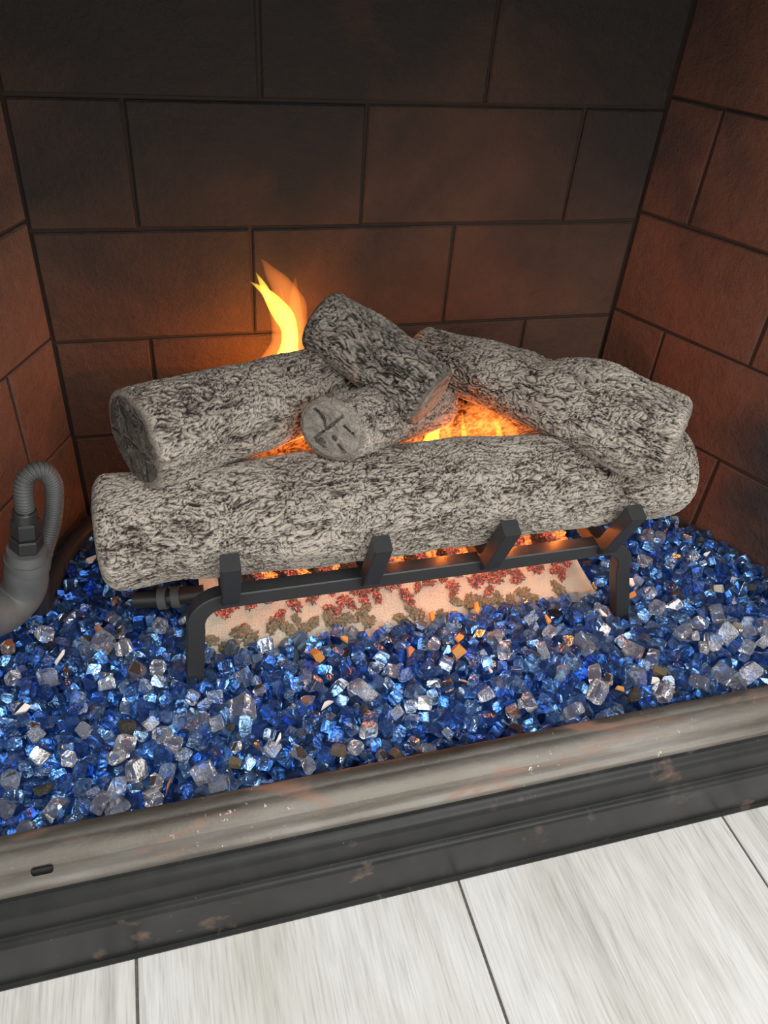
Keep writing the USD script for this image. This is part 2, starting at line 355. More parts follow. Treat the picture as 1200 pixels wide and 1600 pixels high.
M_SAND = mat('pale_sand_coating', {
    'g': ('geometry', {}), 'n': noise(1500, 2, 0.6), 'n2': noise(30, 3, 0.5), 'r': ('rgb_ramp', {'ramp': [(0.33, (0.42, 0.37, 0.28)), (0.5, (0.76, 0.69, 0.54)), (0.7, (0.90, 0.85, 0.71))]}),
    'b': ('bump', {'strength': 0.9, 'distance': 0.0012}), 'p': ('principled_bsdf', {'roughness': 0.85})},
    [('g.position', 'n.vector'), ('n.fac', 'r.fac'), ('r.color', 'p.base_color'), ('n.fac', 'b.height'), ('b.normal', 'p.normal')])
M_EMBER_OLIVE = mat('olive_ember_wool', {'g': ('geometry', {}), 'n': noise(420, 4, 0.7), 'r': ('rgb_ramp', {'ramp': [(0.3, (0.16, 0.135, 0.085)), (0.7, (0.40, 0.345, 0.225))]}), 'b': ('bump', {'strength': 1.0, 'distance': 0.002}),
    'p': ('principled_bsdf', {'roughness': 0.9})}, [('g.position', 'n.vector'), ('n.fac', 'r.fac'), ('r.color', 'p.base_color'), ('n.fac', 'b.height'), ('b.normal', 'p.normal')])


def glow(name, dark, hot, strength, lo=0.48, hi=0.62, body=(0.16, 0.06, 0.05)):
    return mat(name, {'g': ('geometry', {}), 'n': noise(330, 4, 0.7), 'r': ('rgb_ramp', {'ramp': [(lo, dark), (hi, hot)]}), 'b': ('bump', {'strength': 1.0, 'distance': 0.002}),
        'p': ('principled_bsdf', {'base_color': body, 'roughness': 0.9, 'emission_strength': strength})},
        [('g.position', 'n.vector'), ('n.fac', 'r.fac'), ('r.color', 'p.emission_color'), ('n.fac', 'b.height'), ('b.normal', 'p.normal')])


M_EMBER_RED = glow('glowing_red_ember_wool', (0.02, 0.003, 0.003), (1.0, 0.12, 0.09), 1.2, 0.52, 0.64, body=(0.20, 0.13, 0.10))
M_EMBER_HOT = glow('glowing_orange_ember_wool', (0.15, 0.02, 0.006), (1.0, 0.26, 0.05), 2.2, 0.42, 0.6)
M_EMBER_DARK = mat('charred_ember_wool', {'p': ('principled_bsdf', {'base_color': (0.05, 0.04, 0.04), 'roughness': 0.9})})
M_PIPE = mat('grey_pipe_metal', {'g': ('geometry', {}), 'n': noise(40, 4, 0.6), 'r': ('rgb_ramp', {'ramp': [(0.3, (0.095, 0.10, 0.10)), (0.7, (0.135, 0.14, 0.14))]}),
    'p': ('principled_bsdf', {'roughness': 0.6, 'metallic': 0.1})}, [('g.position', 'n.vector'), ('n.fac', 'r.fac'), ('r.color', 'p.base_color')])
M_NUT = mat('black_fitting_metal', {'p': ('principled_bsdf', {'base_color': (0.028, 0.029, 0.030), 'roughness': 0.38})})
M_HOSE = mat('grey_corrugated_hose', {'p': ('principled_bsdf', {'base_color': (0.085, 0.087, 0.086), 'roughness': 0.5})})


def fire(name, color, strength):
    return mat(name, {'v': ('principled_volume', {'density': 0.0, 'emission_strength': strength, 'emission_color': color})}, surface=None, volume='v.volume')


M_FIRE_CORE = fire('bright_yellow_flame', (1.0, 0.62, 0.06), 260.0)
M_FIRE_VEIL = fire('orange_flame', (1.0, 0.26, 0.045), 64.0)

# ------------------------------------------------------------------ the setting
rng = random.Random(11)
YB = 0.7735                                             # back wall
XL, XR = -0.107, 0.524                                  # its corners
DL, DR = unit((-0.4226, -0.9063, 0)), unit((0.4226, -0.9063, 0))     # side walls run from the corners towards the room
NB, NL, NR = np.array([0, -1.0, 0]), unit((0.9063, -0.4226, 0)), unit((-0.9063, -0.4226, 0))
GZ = 0.1155                                             # top of the glass bed

fl = UsdGeom.Xform.Define(stage, path_of('floor')); tag(fl, 'pale grey wood look plank tile floor in front of the fireplace', 'floor', kind='structure')
PW, G = 0.2845, 0.0026
tone = random.Random(5)
for k in range(-4, 6):
    x0 = -0.0777 + k * PW
    ends = [0.318] + [y for y in (0.30 - ((k * 0.42) % 1.2) - 0.55 - 1.2 * j for j in range(2))]
    for y1, y0 in zip(ends[:-1], ends[1:]):
        q = [(x0 + G / 2, y0 + G / 2, 0), (x0 + PW - G / 2, y0 + G / 2, 0), (x0 + PW - G / 2, y1 - G / 2, 0), (x0 + G / 2, y1 - G / 2, 0)]
        obj('plank', slab(q, 0.009, (0, 0, 1), 0.0006), M_PLANK, fl.GetPrim(), smooth=False, primvars={'tone': [tone.random() * 7]})
obj('grout', box((-1.3, -1.8, -0.03), (1.7, 0.36, -0.0022)), M_GROUT, fl.GetPrim(), smooth=False)


def brick_wall(name, label, corner, d, n, courses, material, seed, back):
    w = UsdGeom.Xform.Define(stage, path_of(name)); tag(w, label, 'wall', kind='structure')
    rr = random.Random(seed); corner = np.asarray(corner, float); up = np.array([0, 0, 1.0])
    for z0, z1, joints in courses:
        for s0, s1 in zip(joints[:-1], joints[1:]):
            g = 0.0016; pr = rr.uniform(-0.0007, 0.0007)
            jit = lambda: rr.uniform(-0.0007, 0.0007)
            q = [corner + d * (s + jit()) + up * (z + jit()) + n * (pr + rr.uniform(-0.0003, 0.0003)) for s, z in ((s0 + g, z0 + g), (s1 - g, z0 + g), (s1 - g, z1 - g), (s0 + g, z1 - g))]
            if np.cross(q[1] - q[0], q[3] - q[0]) @ n < 0:
                q = [q[1], q[0], q[3], q[2]]
            obj('brick', slab(q, 0.03, n, 0.0016), material, w.GetPrim(), smooth=False, primvars={'tone': [rr.uniform(-0.035, 0.035)]})
    zs = [c[0] for c in courses] + [c[1] for c in courses]; ss = [s for c in courses for s in c[2]]
    a, b = min(ss) - 0.045, max(ss) + (0.045 if name == 'wall_back' else 0.0)
    q = [corner + d * s + up * z - n * 0.0032 for s, z in ((a, min(zs)), (b, min(zs)), (b, max(zs)), (a, max(zs)))]
    if np.cross(q[1] - q[0], q[3] - q[0]) @ n < 0:
        q = [q[1], q[0], q[3], q[2]]
    obj('mortar', slab(q, back, n, 0.0001), M_MORTAR, w.GetPrim(), smooth=False)


W = XR - XL
brick_wall('wall_back', 'sooty brown firebrick back wall of the fireplace behind the flame', (XL, YB, 0), np.array([1.0, 0, 0]), NB, [
    (0.09, 0.216, [0, 0.20, 0.41, W]), (0.216, 0.329, [0, 0.093, 0.306, 0.519, W]), (0.329, 0.441, [0, 0.2015, 0.4155, W]), (0.441, 0.554, [0, 0.0955, 0.3135, 0.540, W]),
    (0.554, 0.667, [0, 0.214, 0.431, W]), (0.667, 0.780, [0, 0.10, 0.32, 0.535, W]), (0.780, 0.893, [0, 0.21, 0.43, W])], M_BACK, 3, 0.05)
brick_wall('wall_right', 'red brown firebrick wall on the right of the fireplace', (XR, YB, 0), DR, NR, [
    (0.09, 0.222, [0, 0.185, 0.40, 0.50]), (0.222, 0.338, [0, 0.073, 0.29, 0.50]), (0.338, 0.4525, [0, 0.178, 0.395, 0.50]), (0.4525, 0.567, [0, 0.062, 0.28, 0.50]),
    (0.567, 0.68, [0, 0.17, 0.385, 0.50]), (0.68, 0.793, [0, 0.06, 0.275, 0.50]), (0.793, 0.893, [0, 0.17, 0.385, 0.50])], M_SIDE, 4, 0.05)
brick_wall('wall_left', 'reddish firebrick wall behind the grey gas hose', (XL, YB, 0), DL, NL, [
    (0.09, 0.222, [0, 0.19, 0.40, 0.50]), (0.222, 0.335, [0, 0.081, 0.296, 0.50]), (0.335, 0.4515, [0, 0.19, 0.40, 0.50]), (0.4515, 0.567, [0, 0.081, 0.296, 0.50]),
    (0.567, 0.68, [0, 0.19, 0.40, 0.50]), (0.68, 0.793, [0, 0.081, 0.296, 0.50]), (0.793, 0.893, [0, 0.19, 0.40, 0.50])], M_LEFT, 6, 0.05)

YF = 0.345
xa, xb = XL + DL[0] * 0.47, XR + DR[0] * 0.47
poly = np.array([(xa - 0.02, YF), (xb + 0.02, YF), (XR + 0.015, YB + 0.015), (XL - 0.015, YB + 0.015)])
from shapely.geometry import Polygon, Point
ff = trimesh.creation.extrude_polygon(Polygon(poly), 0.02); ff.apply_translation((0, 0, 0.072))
tag(obj('firebox_floor', ff, M_BED, smooth=False), 'firebox floor under the blue glass, coloured blue to brighten it', 'floor', kind='structure')
hood = trimesh.creation.extrude_polygon(Polygon(poly * [1.05, 1]), 0.03); hood.apply_translation((0, 0, 0.893))
tag(obj('firebox_ceiling', hood, M_DARKSTEEL, smooth=False), 'dark top of the firebox', 'ceiling', kind='structure')
sur = merge([box((-1.3, 0.315, 0.725), (1.7, 0.36, 1.5)), box((-1.3, 0.32, 0.0), (xa - 0.03, 0.36, 0.725)), box((xb + 0.03, 0.32, 0.0), (1.7, 0.36, 0.725))])
tag(obj('wall_front', sur, M_PLASTER, smooth=False), 'plain wall around the fireplace opening', 'wall', kind='structure')


def extrude_x(profile, x0, x1, n=2):
    """A closed (y, z) profile along x."""
    p = np.asarray(profile, float); k = len(p); xs = np.linspace(x0, x1, n)
    v = np.vstack([np.column_stack([np.full(k, x), p]) for x in xs])
    f = grid_faces(n, k, True)
    from shapely.geometry import Polygon as Pg
    tri_v, tri_f = trimesh.creation.triangulate_polygon(Pg(p), engine='earcut')
    idx = np.array([np.argmin(((p - t) ** 2).sum(1)) for t in tri_v])
    f = np.vstack([f, idx[tri_f], idx[tri_f][:, ::-1] + (n - 1) * k])
    m = trimesh.Trimesh(v, f, process=False); m.fix_normals()
    return m


X0, X1 = xa - 0.06, xb + 0.06
base = thing('base_trim', 'black stepped metal trim along the tile floor below the steel rail', 'trim', (X0, 0.312, 0))
prof = [(0.312, 0.0015), (0.312, 0.0575), (0.3122, 0.0590), (0.3128, 0.0604), (0.3138, 0.0616), (0.3152, 0.0624), (0.3172, 0.0629), (0.3182, 0.0640), (0.3187, 0.0665), (0.3190, 0.0870), (0.3194, 0.0892), (0.3203, 0.0912), (0.3218, 0.0930), (0.3240, 0.0945), (0.3265, 0.0957), (0.3280, 0.0975), (0.3286, 0.1130), (0.343, 0.1130), (0.343, 0.0015)]
obj('stepped_face', extrude_x(prof, X0, X1), M_TRIM, base, off=(X0, 0.312, 0), smooth=25)
lip = [(0.3080, 0.0012), (0.3080, 0.0028), (0.3118, 0.0036), (0.3118, 0.0012)]
obj('bottom_edge', extrude_x(lip, X0, X1), M_TRIM, base, off=(X0, 0.312, 0), smooth=25)

rail = thing('steel_rail', 'rust stained bare steel rail along the front of the blue glass bed', 'rail', (X0, 0.312, 0.113))
outer = [(0.3232, 0.1142), (0.3215, 0.1150), (0.3207, 0.1168), (0.3210, 0.1188), (0.3226, 0.1206), (0.3245, 0.1216), (0.3262, 0.1232), (0.3282, 0.1262), (0.3312, 0.1300), (0.3352, 0.1334), (0.3398, 0.1358), (0.3440, 0.1370), (0.3462, 0.1372), (0.3476, 0.1378), (0.3510, 0.1388), (0.3550, 0.1390), (0.3572, 0.1384), (0.3580, 0.1370)]
op = np.array(outer); tn = np.gradient(op, axis=0); tn /= np.linalg.norm(tn, axis=1, keepdims=True)
inner = op + np.column_stack([tn[:, 1], -tn[:, 0]]) * 0.0016
body = extrude_x(np.vstack([op, inner[::-1], ]), X0, X1)
sx, sy = -0.1275, 0.3328
import manifold3d as mf


def to_mf(m):
    return mf.Manifold(mf.Mesh(np.asarray(m.vertices, np.float32), np.asarray(m.faces, np.uint32)))


def from_mf(m):
    o = m.to_mesh(); return trimesh.Trimesh(o.vert_properties[:, :3], o.tri_verts, process=False)


sl = trimesh.creation.capsule(height=0.011, radius=0.0024, count=[16, 16])
sl.apply_transform(trimesh.transformations.rotation_matrix(np.pi / 2, [0, 1, 0])); sl.apply_scale((1, 1, 4)); sl.apply_translation((sx - sl.bounds.mean(0)[0], 0.3300, 0.1290))
try:
    cut = to_mf(body) - to_mf(sl)
    body2 = from_mf(cut) if cut.num_tri() > 20 else body
except Exception:
    body2 = body
obj('rail_body', body2, M_STEEL, rail, off=(X0, 0.312, 0.113), smooth=35)
back_leg = [(0.3568, 0.1372), (0.3582, 0.1372), (0.3582, 0.095), (0.3568, 0.095)]
obj('rail_flange', extrude_x(back_leg, X0, X1), M_STEEL, rail, off=(X0, 0.312, 0.113), smooth=35)
obj('slot_backing', box((sx - 0.02, 0.3335, 0.1145), (sx + 0.02, 0.3345, 0.1245)), M_NUT, rail, off=(X0, 0.312, 0.113), smooth=False, label='black plate behind the slot in place of the shade in it')  # black plate stands in for the shade inside the slot

# ------------------------------------------------------------------ grate
BZ, BW = 0.2165, 0.0155
grate = thing('log_grate', 'black square bar iron log grate standing in the blue glass', 'grate', (0.22, 0.60, 0.098))
GO = (0.22, 0.60, 0.098)
SEC = chamfer_square(BW, 0.0010)


def arc(c, r, a0, a1, e1, e2, n=8):
    a = np.radians(np.linspace(a0, a1, n))
    return [np.asarray(c) + r * (math.cos(t) * np.asarray(e1) + math.sin(t) * np.asarray(e2)) for t in a]


def ubar(x0, x1, y, zf, f0, f1):
    r = 0.027; ex, ez = np.array([1.0, 0, 0]), np.array([0, 0, 1.0])
    p = [np.array([f0, y, zf]), np.array([x0, y, BZ - r - 0.004])]
    p += arc((x0 + r, y, BZ - r), r, 180, 90, ex, ez, 9)
    p += [np.array([x0 + r + 0.004, y, BZ]), np.array([x1 - r - 0.004, y, BZ])]
    p += arc((x1 - r, y, BZ - r), r, 90, 0, ex, ez, 9)
    p += [np.array([x1, y, BZ - r - 0.004]), np.array([f1, y, zf])]
    return p


fb = ubar(0.000, 0.424, 0.497, 0.098, -0.008, 0.449)
obj('front_bar', sweep(fb, SEC, (0, 1, 0)), M_GRATE, grate, off=GO, smooth=25)
obj('rear_bar', sweep(ubar(0.01, 0.415, 0.695, 0.098, 0.004, 0.431), SEC, (0, 1, 0)), M_GRATE, grate, off=GO, smooth=25)
for x in (0.0315, 0.1555, 0.271, 0.394):
    r = 0.020; yb, zt, lean = 0.4885, 0.285, math.radians(22)
    c = np.array([x, yb + r - 0.004, BZ + r]); ey, ez = np.array([0, 1.0, 0]), np.array([0, 0, 1.0])
    p = [np.array([x, 0.703, BZ]), np.array([x, c[1] + 0.006, BZ])]
    p += arc(c, r, 270, 180 + 22, ey, ez, 8)
    dirn = np.array([0, -math.sin(lean), math.cos(lean)])
    last = p[-1]
    p += [last + dirn * 0.004, last + dirn * (zt - last[2]) / dirn[2]]
    obj('prong', sweep(p, SEC, (1, 0, 0)), M_GRATE, grate, off=GO, smooth=25)

# ------------------------------------------------------------------ burner with its sand coated front and embers
burner = thing('ember_burner', 'sand coated sloping burner panel with ember tufts under the front log', 'burner', (0.22, 0.53, 0.098))
BO = (0.22, 0.53, 0.098)
PA, PT = np.array([0.53, 0.1150]), np.array([0.590, 0.168])
pn = unit((0, -(PT[1] - PA[1]), PT[0] - PA[0]))           # the panel's normal
low = PA + (PA - PT) * 0.30
def pan_x(y):
    t = (y - PA[0]) / (PT[0] - PA[0]); return 0.0075, 0.432 - 0.030 * t
nx, ny = 60, 12
gx, gt = np.meshgrid(np.linspace(0, 1, nx), np.linspace(-0.3, 1, ny), indexing='ij')
yy = PA[0] + (PT[0] - PA[0]) * gt; zz = PA[1] + (PT[1] - PA[1]) * gt
xx = 0.0075 + gx * (0.432 - 0.030 * gt - 0.0075)
top = np.stack([xx, yy, zz], -1).reshape(-1, 3)
top += perlin(top / 0.02, 4)[:, None] * pn * 0.0012
fc = grid_faces(nx, ny, False)
bot = top - pn * 0.004
loop = [i * ny for i in range(nx)] + [(nx - 1) * ny + j for j in range(1, ny)] + [i * ny + ny - 1 for i in range(nx - 2, -1, -1)] + [j for j in range(ny - 2, 0, -1)]
sidef = []
for a, b in zip(loop, loop[1:] + loop[:1]):
    sidef += [(a, b, b + len(top)), (a, b + len(top), a + len(top))]
panel = trimesh.Trimesh(np.vstack([top, bot]), np.vstack([fc, fc[:, ::-1] + len(top), sidef]), process=False); panel.fix_normals()
obj('sand_panel', panel, M_SAND, burner, off=BO, smooth=40)
bx_prof = [(0.5925, 0.100), (0.5925, 0.166), (0.655, 0.166), (0.655, 0.100)]
obj('burner_box', extrude_x(bx_prof, 0.02, 0.415), M_DARKSTEEL, burner, off=BO, smooth=False)


def lump(r, seed, flat=(1, 1, 0.7), sub=3, amp=0.5, freq=1.6):
    m = trimesh.creation.icosphere(subdivisions=sub, radius=1.0)
    v = np.array(m.vertices); n = perlin(v * freq + seed * 7.13, seed) + 0.6 * perlin(v * freq * 2.3 + seed, seed + 1)
    v = v * (1 + amp * n)[:, None] * np.asarray(flat) * r
    return trimesh.Trimesh(v, m.faces, process=False)


def rot_to(n):
    return trimesh.geometry.align_vectors([0, 0, 1], n)


olive = [(375, 988, 1.3), (392, 996, 1.2), (330, 1001, 1), (352, 1013, 1.1), (366, 1010, .9), (425, 981, 1.1), (440, 975, .8), (451, 984, 1.1), (475, 982, 1), (489, 973, 1), (463, 968, .8), (515, 968, 1.2), (529, 973, 1), (543, 966, 1.2), (565, 960, 1.1), (577, 972, 1.1), (572, 950, .9),
         (627, 967, 1), (645, 955, 1.1), (655, 962, 1), (690, 963, .9), (707, 961, .9), (712, 940, 1), (733, 942, 1.2), (748, 938, 1.1), (763, 941, 1), (778, 935, 1.1), (797, 939, 1), (812, 925, .9), (822, 931, 1), (832, 935, .9), (868, 917, 1), (876, 925, 1.1), (600, 985, .9), (500, 1003, .8), (402, 1007, .8), (655, 975, .8)]
red = [(340, 951, 1.3), (352, 957, .9), (367, 946, 1), (393, 942, 1), (437, 961, .9), (460, 945, 1.1), (486, 932, 1.1), (495, 927, .9), (521, 923, .8), (515, 951, .9), (527, 955, .8), (536, 939, 1), (548, 945, .9), (572, 920, 1.1), (586, 917, 1.2), (568, 937, .9), (590, 935, .9), (607, 913, 1.1), (620, 909, 1), (633, 930, 1.1), (640, 940, 1), (667, 907, 1.2), (690, 901, 1.1), (714, 897, .9), (707, 916, 1), (708, 927, .8), (741, 912, 1), (747, 904, 1), (760, 903, 1.1), (774, 893, 1.2), (790, 888, 1.2), (763, 924, .9), (775, 907, 1), (807, 897, 1), (807, 907, .9), (833, 884, 1.2), (841, 891, .9), (867, 878, 1.2), (883, 877, 1), (877, 898, 1), (866, 893, .8), (652, 918, .8), (420, 938, .8), (555, 925, .8)]
PP = (0, PA[0], PA[1])
er = random.Random(21)
for i, (u, v, s) in enumerate(olive):
    c = on_plane(u, v, PP, pn); m = lump(0.0047 * s, 100 + i, (1.25, 0.85, 0.6), 3, 0.9, 2.1)
    m.apply_transform(trimesh.transformations.rotation_matrix(er.uniform(0, 6.28), [0, 0, 1])); m.apply_transform(rot_to(pn)); m.apply_translation(c + pn * 0.0015)
    obj('ember_tuft', m, M_EMBER_OLIVE, burner, off=BO, smooth=50, label='olive brown unlit ember tuft' if i == 0 else None)
for i, (u, v, s) in enumerate(red):
    c = on_plane(u, v, PP, pn); m = lump(0.0044 * s, 200 + i, (1.3, 0.8, 0.7), 3, 1.1, 2.5)
    m.apply_transform(trimesh.transformations.rotation_matrix(er.uniform(0, 6.28), [0, 0, 1])); m.apply_transform(rot_to(pn)); m.apply_translation(c + pn * 0.0015)
    obj('glowing_ember_tuft', m, M_EMBER_RED, burner, off=BO, smooth=50, label='red glowing ember tuft' if i == 0 else None)
for i, u in enumerate(np.linspace(388, 872, 30)):
    v = 915 - (u - 400) * 0.150 + (0 if u < 600 else (u - 600) * 0.02) - 13 + er.uniform(-4, 6)
    c = on_plane(u, v, PP, pn); m = lump(er.uniform(0.0045, 0.0075), 400 + i, (1.3, 0.9, 0.7), 3, 0.8, 2.2); m.apply_transform(rot_to(pn)); m.apply_translation(c + pn * 0.0015)
    obj('glowing_ember_tuft' if i % 3 else 'ember_tuft', m, (M_EMBER_DARK, M_EMBER_RED, M_EMBER_HOT)[i % 3], burner, off=BO, smooth=50)
for i in range(46):
    x = 0.02 + 0.39 * (i + er.random()) / 46; y = er.uniform(0.596, 0.648)
    m = lump(er.uniform(0.007, 0.011), 300 + i, (1, 1, 0.8), 3, 0.7, 2.0); m.apply_translation((x, y, 0.171))
    obj('burning_ember', m, M_EMBER_HOT, burner, off=BO, smooth=50, label='orange burning ember on top of the burner' if i == 0 else None)

# ------------------------------------------------------------------ ceramic logs


def bark_height(p, seed, k=1.0, wild=1.0):
    """Puffy stringy ribbons with thin crevices; p = (along, across, across) in metres. Returns 0..1."""
    w = np.stack([perlin(p / [0.05, 0.035, 0.035], seed + 20 + j) for j in range(3)], -1)
    w2 = np.stack([perlin(p / [0.016, 0.010, 0.010], seed + 30 + j) for j in range(3)], -1)
    q = p / [0.0090 * k, 0.0034 * k, 0.0034 * k] + (w * 2.4 + w2 * 1.2) * wild
    a = np.minimum(1, np.abs(perlin(q, seed)) * 4.0) ** 0.6
    b = np.minimum(1, np.abs(perlin(q * [2.3, 1.7, 1.7] + 5.2 + w * 0.8, seed + 1)) * 3.4) ** 0.7
    c = np.minimum(1, np.abs(perlin(p / [0.030 * k, 0.0075 * k, 0.0075 * k] + w * 1.6, seed + 2)) * 4.0)
    h = 0.50 * a + 0.28 * b + 0.22 * c
    return h


class Log:
    def __init__(self, p0, p1, r0, r1, seed, amp=0.0034, k=1.0, wild=1.0, bumps=(), shear0=(0, 0), shear1=(0, 0), squash=1.0, sag=(0, 0), edge=0.007, res=0.00082, lump_amp=0.0035, mid=1.0):
        self.__dict__.update(locals())
        self.p0, self.p1 = np.asarray(p0, float), np.asarray(p1, float)
        d = self.p1 - self.p0; self.L = np.linalg.norm(d); self.d = d / self.L
        self.e1 = unit(np.cross(self.d, [0, 0, 1])); self.e2 = np.cross(self.e1, self.d)

    def radius(self, s, th):
        u = s / self.L
        r = self.r0 + (self.r1 - self.r0) * u
        r = r * (1 + (self.mid - 1) * np.sin(np.pi * np.clip(u, 0, 1)))
        for (bu, bth, ba, su, sth) in self.bumps:
            dth = (th - math.radians(bth) + np.pi) % (2 * np.pi) - np.pi
            r = r + ba * np.exp(-((u - bu) / su) ** 2 - (dth / math.radians(sth)) ** 2)
        return r

    def place(self, s, r, th):
        x, y = r * np.cos(th), r * np.sin(th) * self.squash
        u = np.clip(s / self.L, 0, 1)
        s2 = s + (self.shear0[0] * x + self.shear0[1] * y) * (1 - u) ** 3 + (self.shear1[0] * x + self.shear1[1] * y) * u ** 3
        b = np.sin(np.pi * u)
        x = x + self.sag[0] * b; y = y + self.sag[1] * b
        return self.p0 + s2[..., None] * self.d + x[..., None] * self.e1 + y[..., None] * self.e2

    def body(self):
        n = int(self.L / self.res); m = int(2 * np.pi * max(self.r0, self.r1) / self.res)
        e = self.edge
        s1 = np.linspace(0, self.L, n); th1 = np.linspace(0, 2 * np.pi, m, endpoint=False)
        s, th = np.meshgrid(s1, th1, indexing='ij')
        r = self.radius(s, th)
        p = np.stack([s, r * np.cos(th), r * np.sin(th)], -1) + self.seed * 1.37
        h = bark_height(p, self.seed, self.k, self.wild)
        lo = perlin(p / [0.05, 0.028, 0.028], self.seed + 50)
        lo2 = perlin(p / [0.10, 0.016, 0.016] + 3, self.seed + 51)          # long furrows
        fur = np.clip(1 - np.abs(lo2) * 5.5, 0, 1)
        fur = fur * np.clip(perlin(p / 0.03, self.seed + 52) * 3, 0, 1)
        disp = self.amp * (h - 0.6) + self.lump_amp * lo - 0.0020 * fur
        near = np.minimum(s, self.L - s)
        t = np.clip(near / e, 0, 1)
        r2 = r - e * 0.75 * (1 - np.sqrt(np.maximum(0, 1 - (1 - t) ** 2))) + disp * (0.05 + 0.95 * np.clip(near / 0.008, 0, 1))
        v = self.place(s, r2, th).reshape(-1, 3)
        rel = h * 1.10 - 0.16 * fur - 0.02 + 0.10 * lo
        tr = np.clip(near / 0.006, 0, 1); rel = (rel * tr + (1 - tr) * 0.72).reshape(-1)
        f = grid_faces(n, m, True)
        self.end = {0: (r2[0], th1), 1: (r2[-1], th1)}
        V, F, R = [v], [f], [rel]; base = len(v)
        for side, ring0 in ((0, 0), (1, (n - 1) * m)):                    # close each end with shrinking rings
            rr, tt = self.end[side]; s_end = np.full(m, 0.0 if side == 0 else self.L); prev = np.arange(ring0, ring0 + m)
            for q in (0.85, 0.68, 0.5, 0.33, 0.16):
                pr = np.stack([s_end * 0 + self.seed + side * 3, rr * q * np.cos(tt), rr * q * np.sin(tt)], -1)
                rough = perlin(pr / 0.009, self.seed + 70) * 0.0022
                V.append(self.place(s_end + rough, rr * q, tt)); R.append(np.full(m, 0.62) + rough * 60)
                cur = np.arange(base, base + m); base += m
                nx = np.roll(np.arange(m), -1)
                F += [np.stack([prev, cur, cur[nx]], 1), np.stack([prev, cur[nx], prev[nx]], 1)] if side == 0 else [np.stack([prev, cur[nx], cur], 1), np.stack([prev, prev[nx], cur[nx]], 1)]
                prev = cur
            V.append(self.place(s_end[:1], rr[:1] * 0, tt[:1])); R.append(np.array([0.62]))
            F.append(np.stack([prev, np.full(m, base), np.roll(prev, -1)], 1) if side == 0 else np.stack([prev, np.roll(prev, -1), np.full(m, base)], 1)); base += 1
        v, f, rel = np.vstack(V), np.vstack(F), np.concatenate(R)
        mesh = trimesh.Trimesh(v, f, process=False)
        if mesh.volume < 0:
            f = f[:, ::-1]
        return (v, f), np.clip(rel, 0, 1)

    def cap(self, side, cracks, scale=0.93, out=0.0012, style='rings', tone=0.56):
        """The cut face at one end: growth rings, grain and cracks in relief. cracks: (angle, offset, depth) lines across the face."""
        rr, tt = self.end[side]; step = 3
        rr, tt = rr[::step] * scale, tt[::step]; m = len(tt); qs = np.linspace(0, 1, 42)
        q, th = np.meshgrid(qs, tt, indexing='ij'); r = q * rr[None]
        x, y = r * np.cos(th), r * np.sin(th)
        p = np.stack([x, y, x * 0 + self.seed], -1)
        wv = perlin(p / 0.012, self.seed + 80) * 0.0022 + perlin(p / 0.005, self.seed + 81) * 0.0009
        if style == 'rings':
            g = np.sin((np.hypot(x - 0.016, y + 0.012) + wv * 3.2) / 0.00060) * np.clip(0.5 + 1.5 * perlin(p / 0.02, self.seed + 82), 0, 1)
        else:
            g = 0.35 * np.sin((x * 0.35 + y * 0.9 + wv * 3.0) / 0.0013)
        h = 0.0005 * g + wv * 0.6
        rel = tone + 0.14 * g + 35 * wv
        rm = float(rr.mean())
        for ax_, ay_, bx_, by_, dep, wd in cracks:
            a = np.array([ax_, ay_]) * rm; ab = np.array([bx_, by_]) * rm - a
            tt_ = np.clip(((x - a[0]) * ab[0] + (y - a[1]) * ab[1]) / (ab @ ab), 0, 1)
            dist = np.hypot(x - a[0] - tt_ * ab[0] + wv * 0.5, y - a[1] - tt_ * ab[1] + wv * 0.5)
            k = np.exp(-(dist / wd) ** 2)
            h -= dep * k; rel -= 0.8 * k
        h -= np.clip((q - 0.9) / 0.1, 0, 1) ** 2 * 0.0022
        sgn = -1 if side == 0 else 1
        s = np.full_like(q, 0.0 if side == 0 else self.L) + sgn * (out + h)
        v = self.place(s, r, th).reshape(-1, 3)
        f = grid_faces(len(qs), m, True)
        if side == 0:
            f = f[:, ::-1]
        return (v, f), np.clip(rel, 0, 1).reshape(-1)


def build_log(label, lg, material, cap_list=()):
    c = np.minimum(lg.p0, lg.p1) * 0 + (lg.p0 + lg.p1) / 2; c[2] -= max(lg.r0, lg.r1)
    t = thing('ceramic_log', label, 'log', c)
    m, rel = lg.body()
    obj('bark_body', m, material, t, smooth=True, off=c, primvars={'relief': rel})
    for side, cracks, kw in cap_list:
        cm, cr = lg.cap(side, cracks, **kw)
        obj('cut_end', cm, M_CUT, t, smooth=True, off=c, primvars={'relief': cr}, label='flat grey sawn end with cracks')
    return t


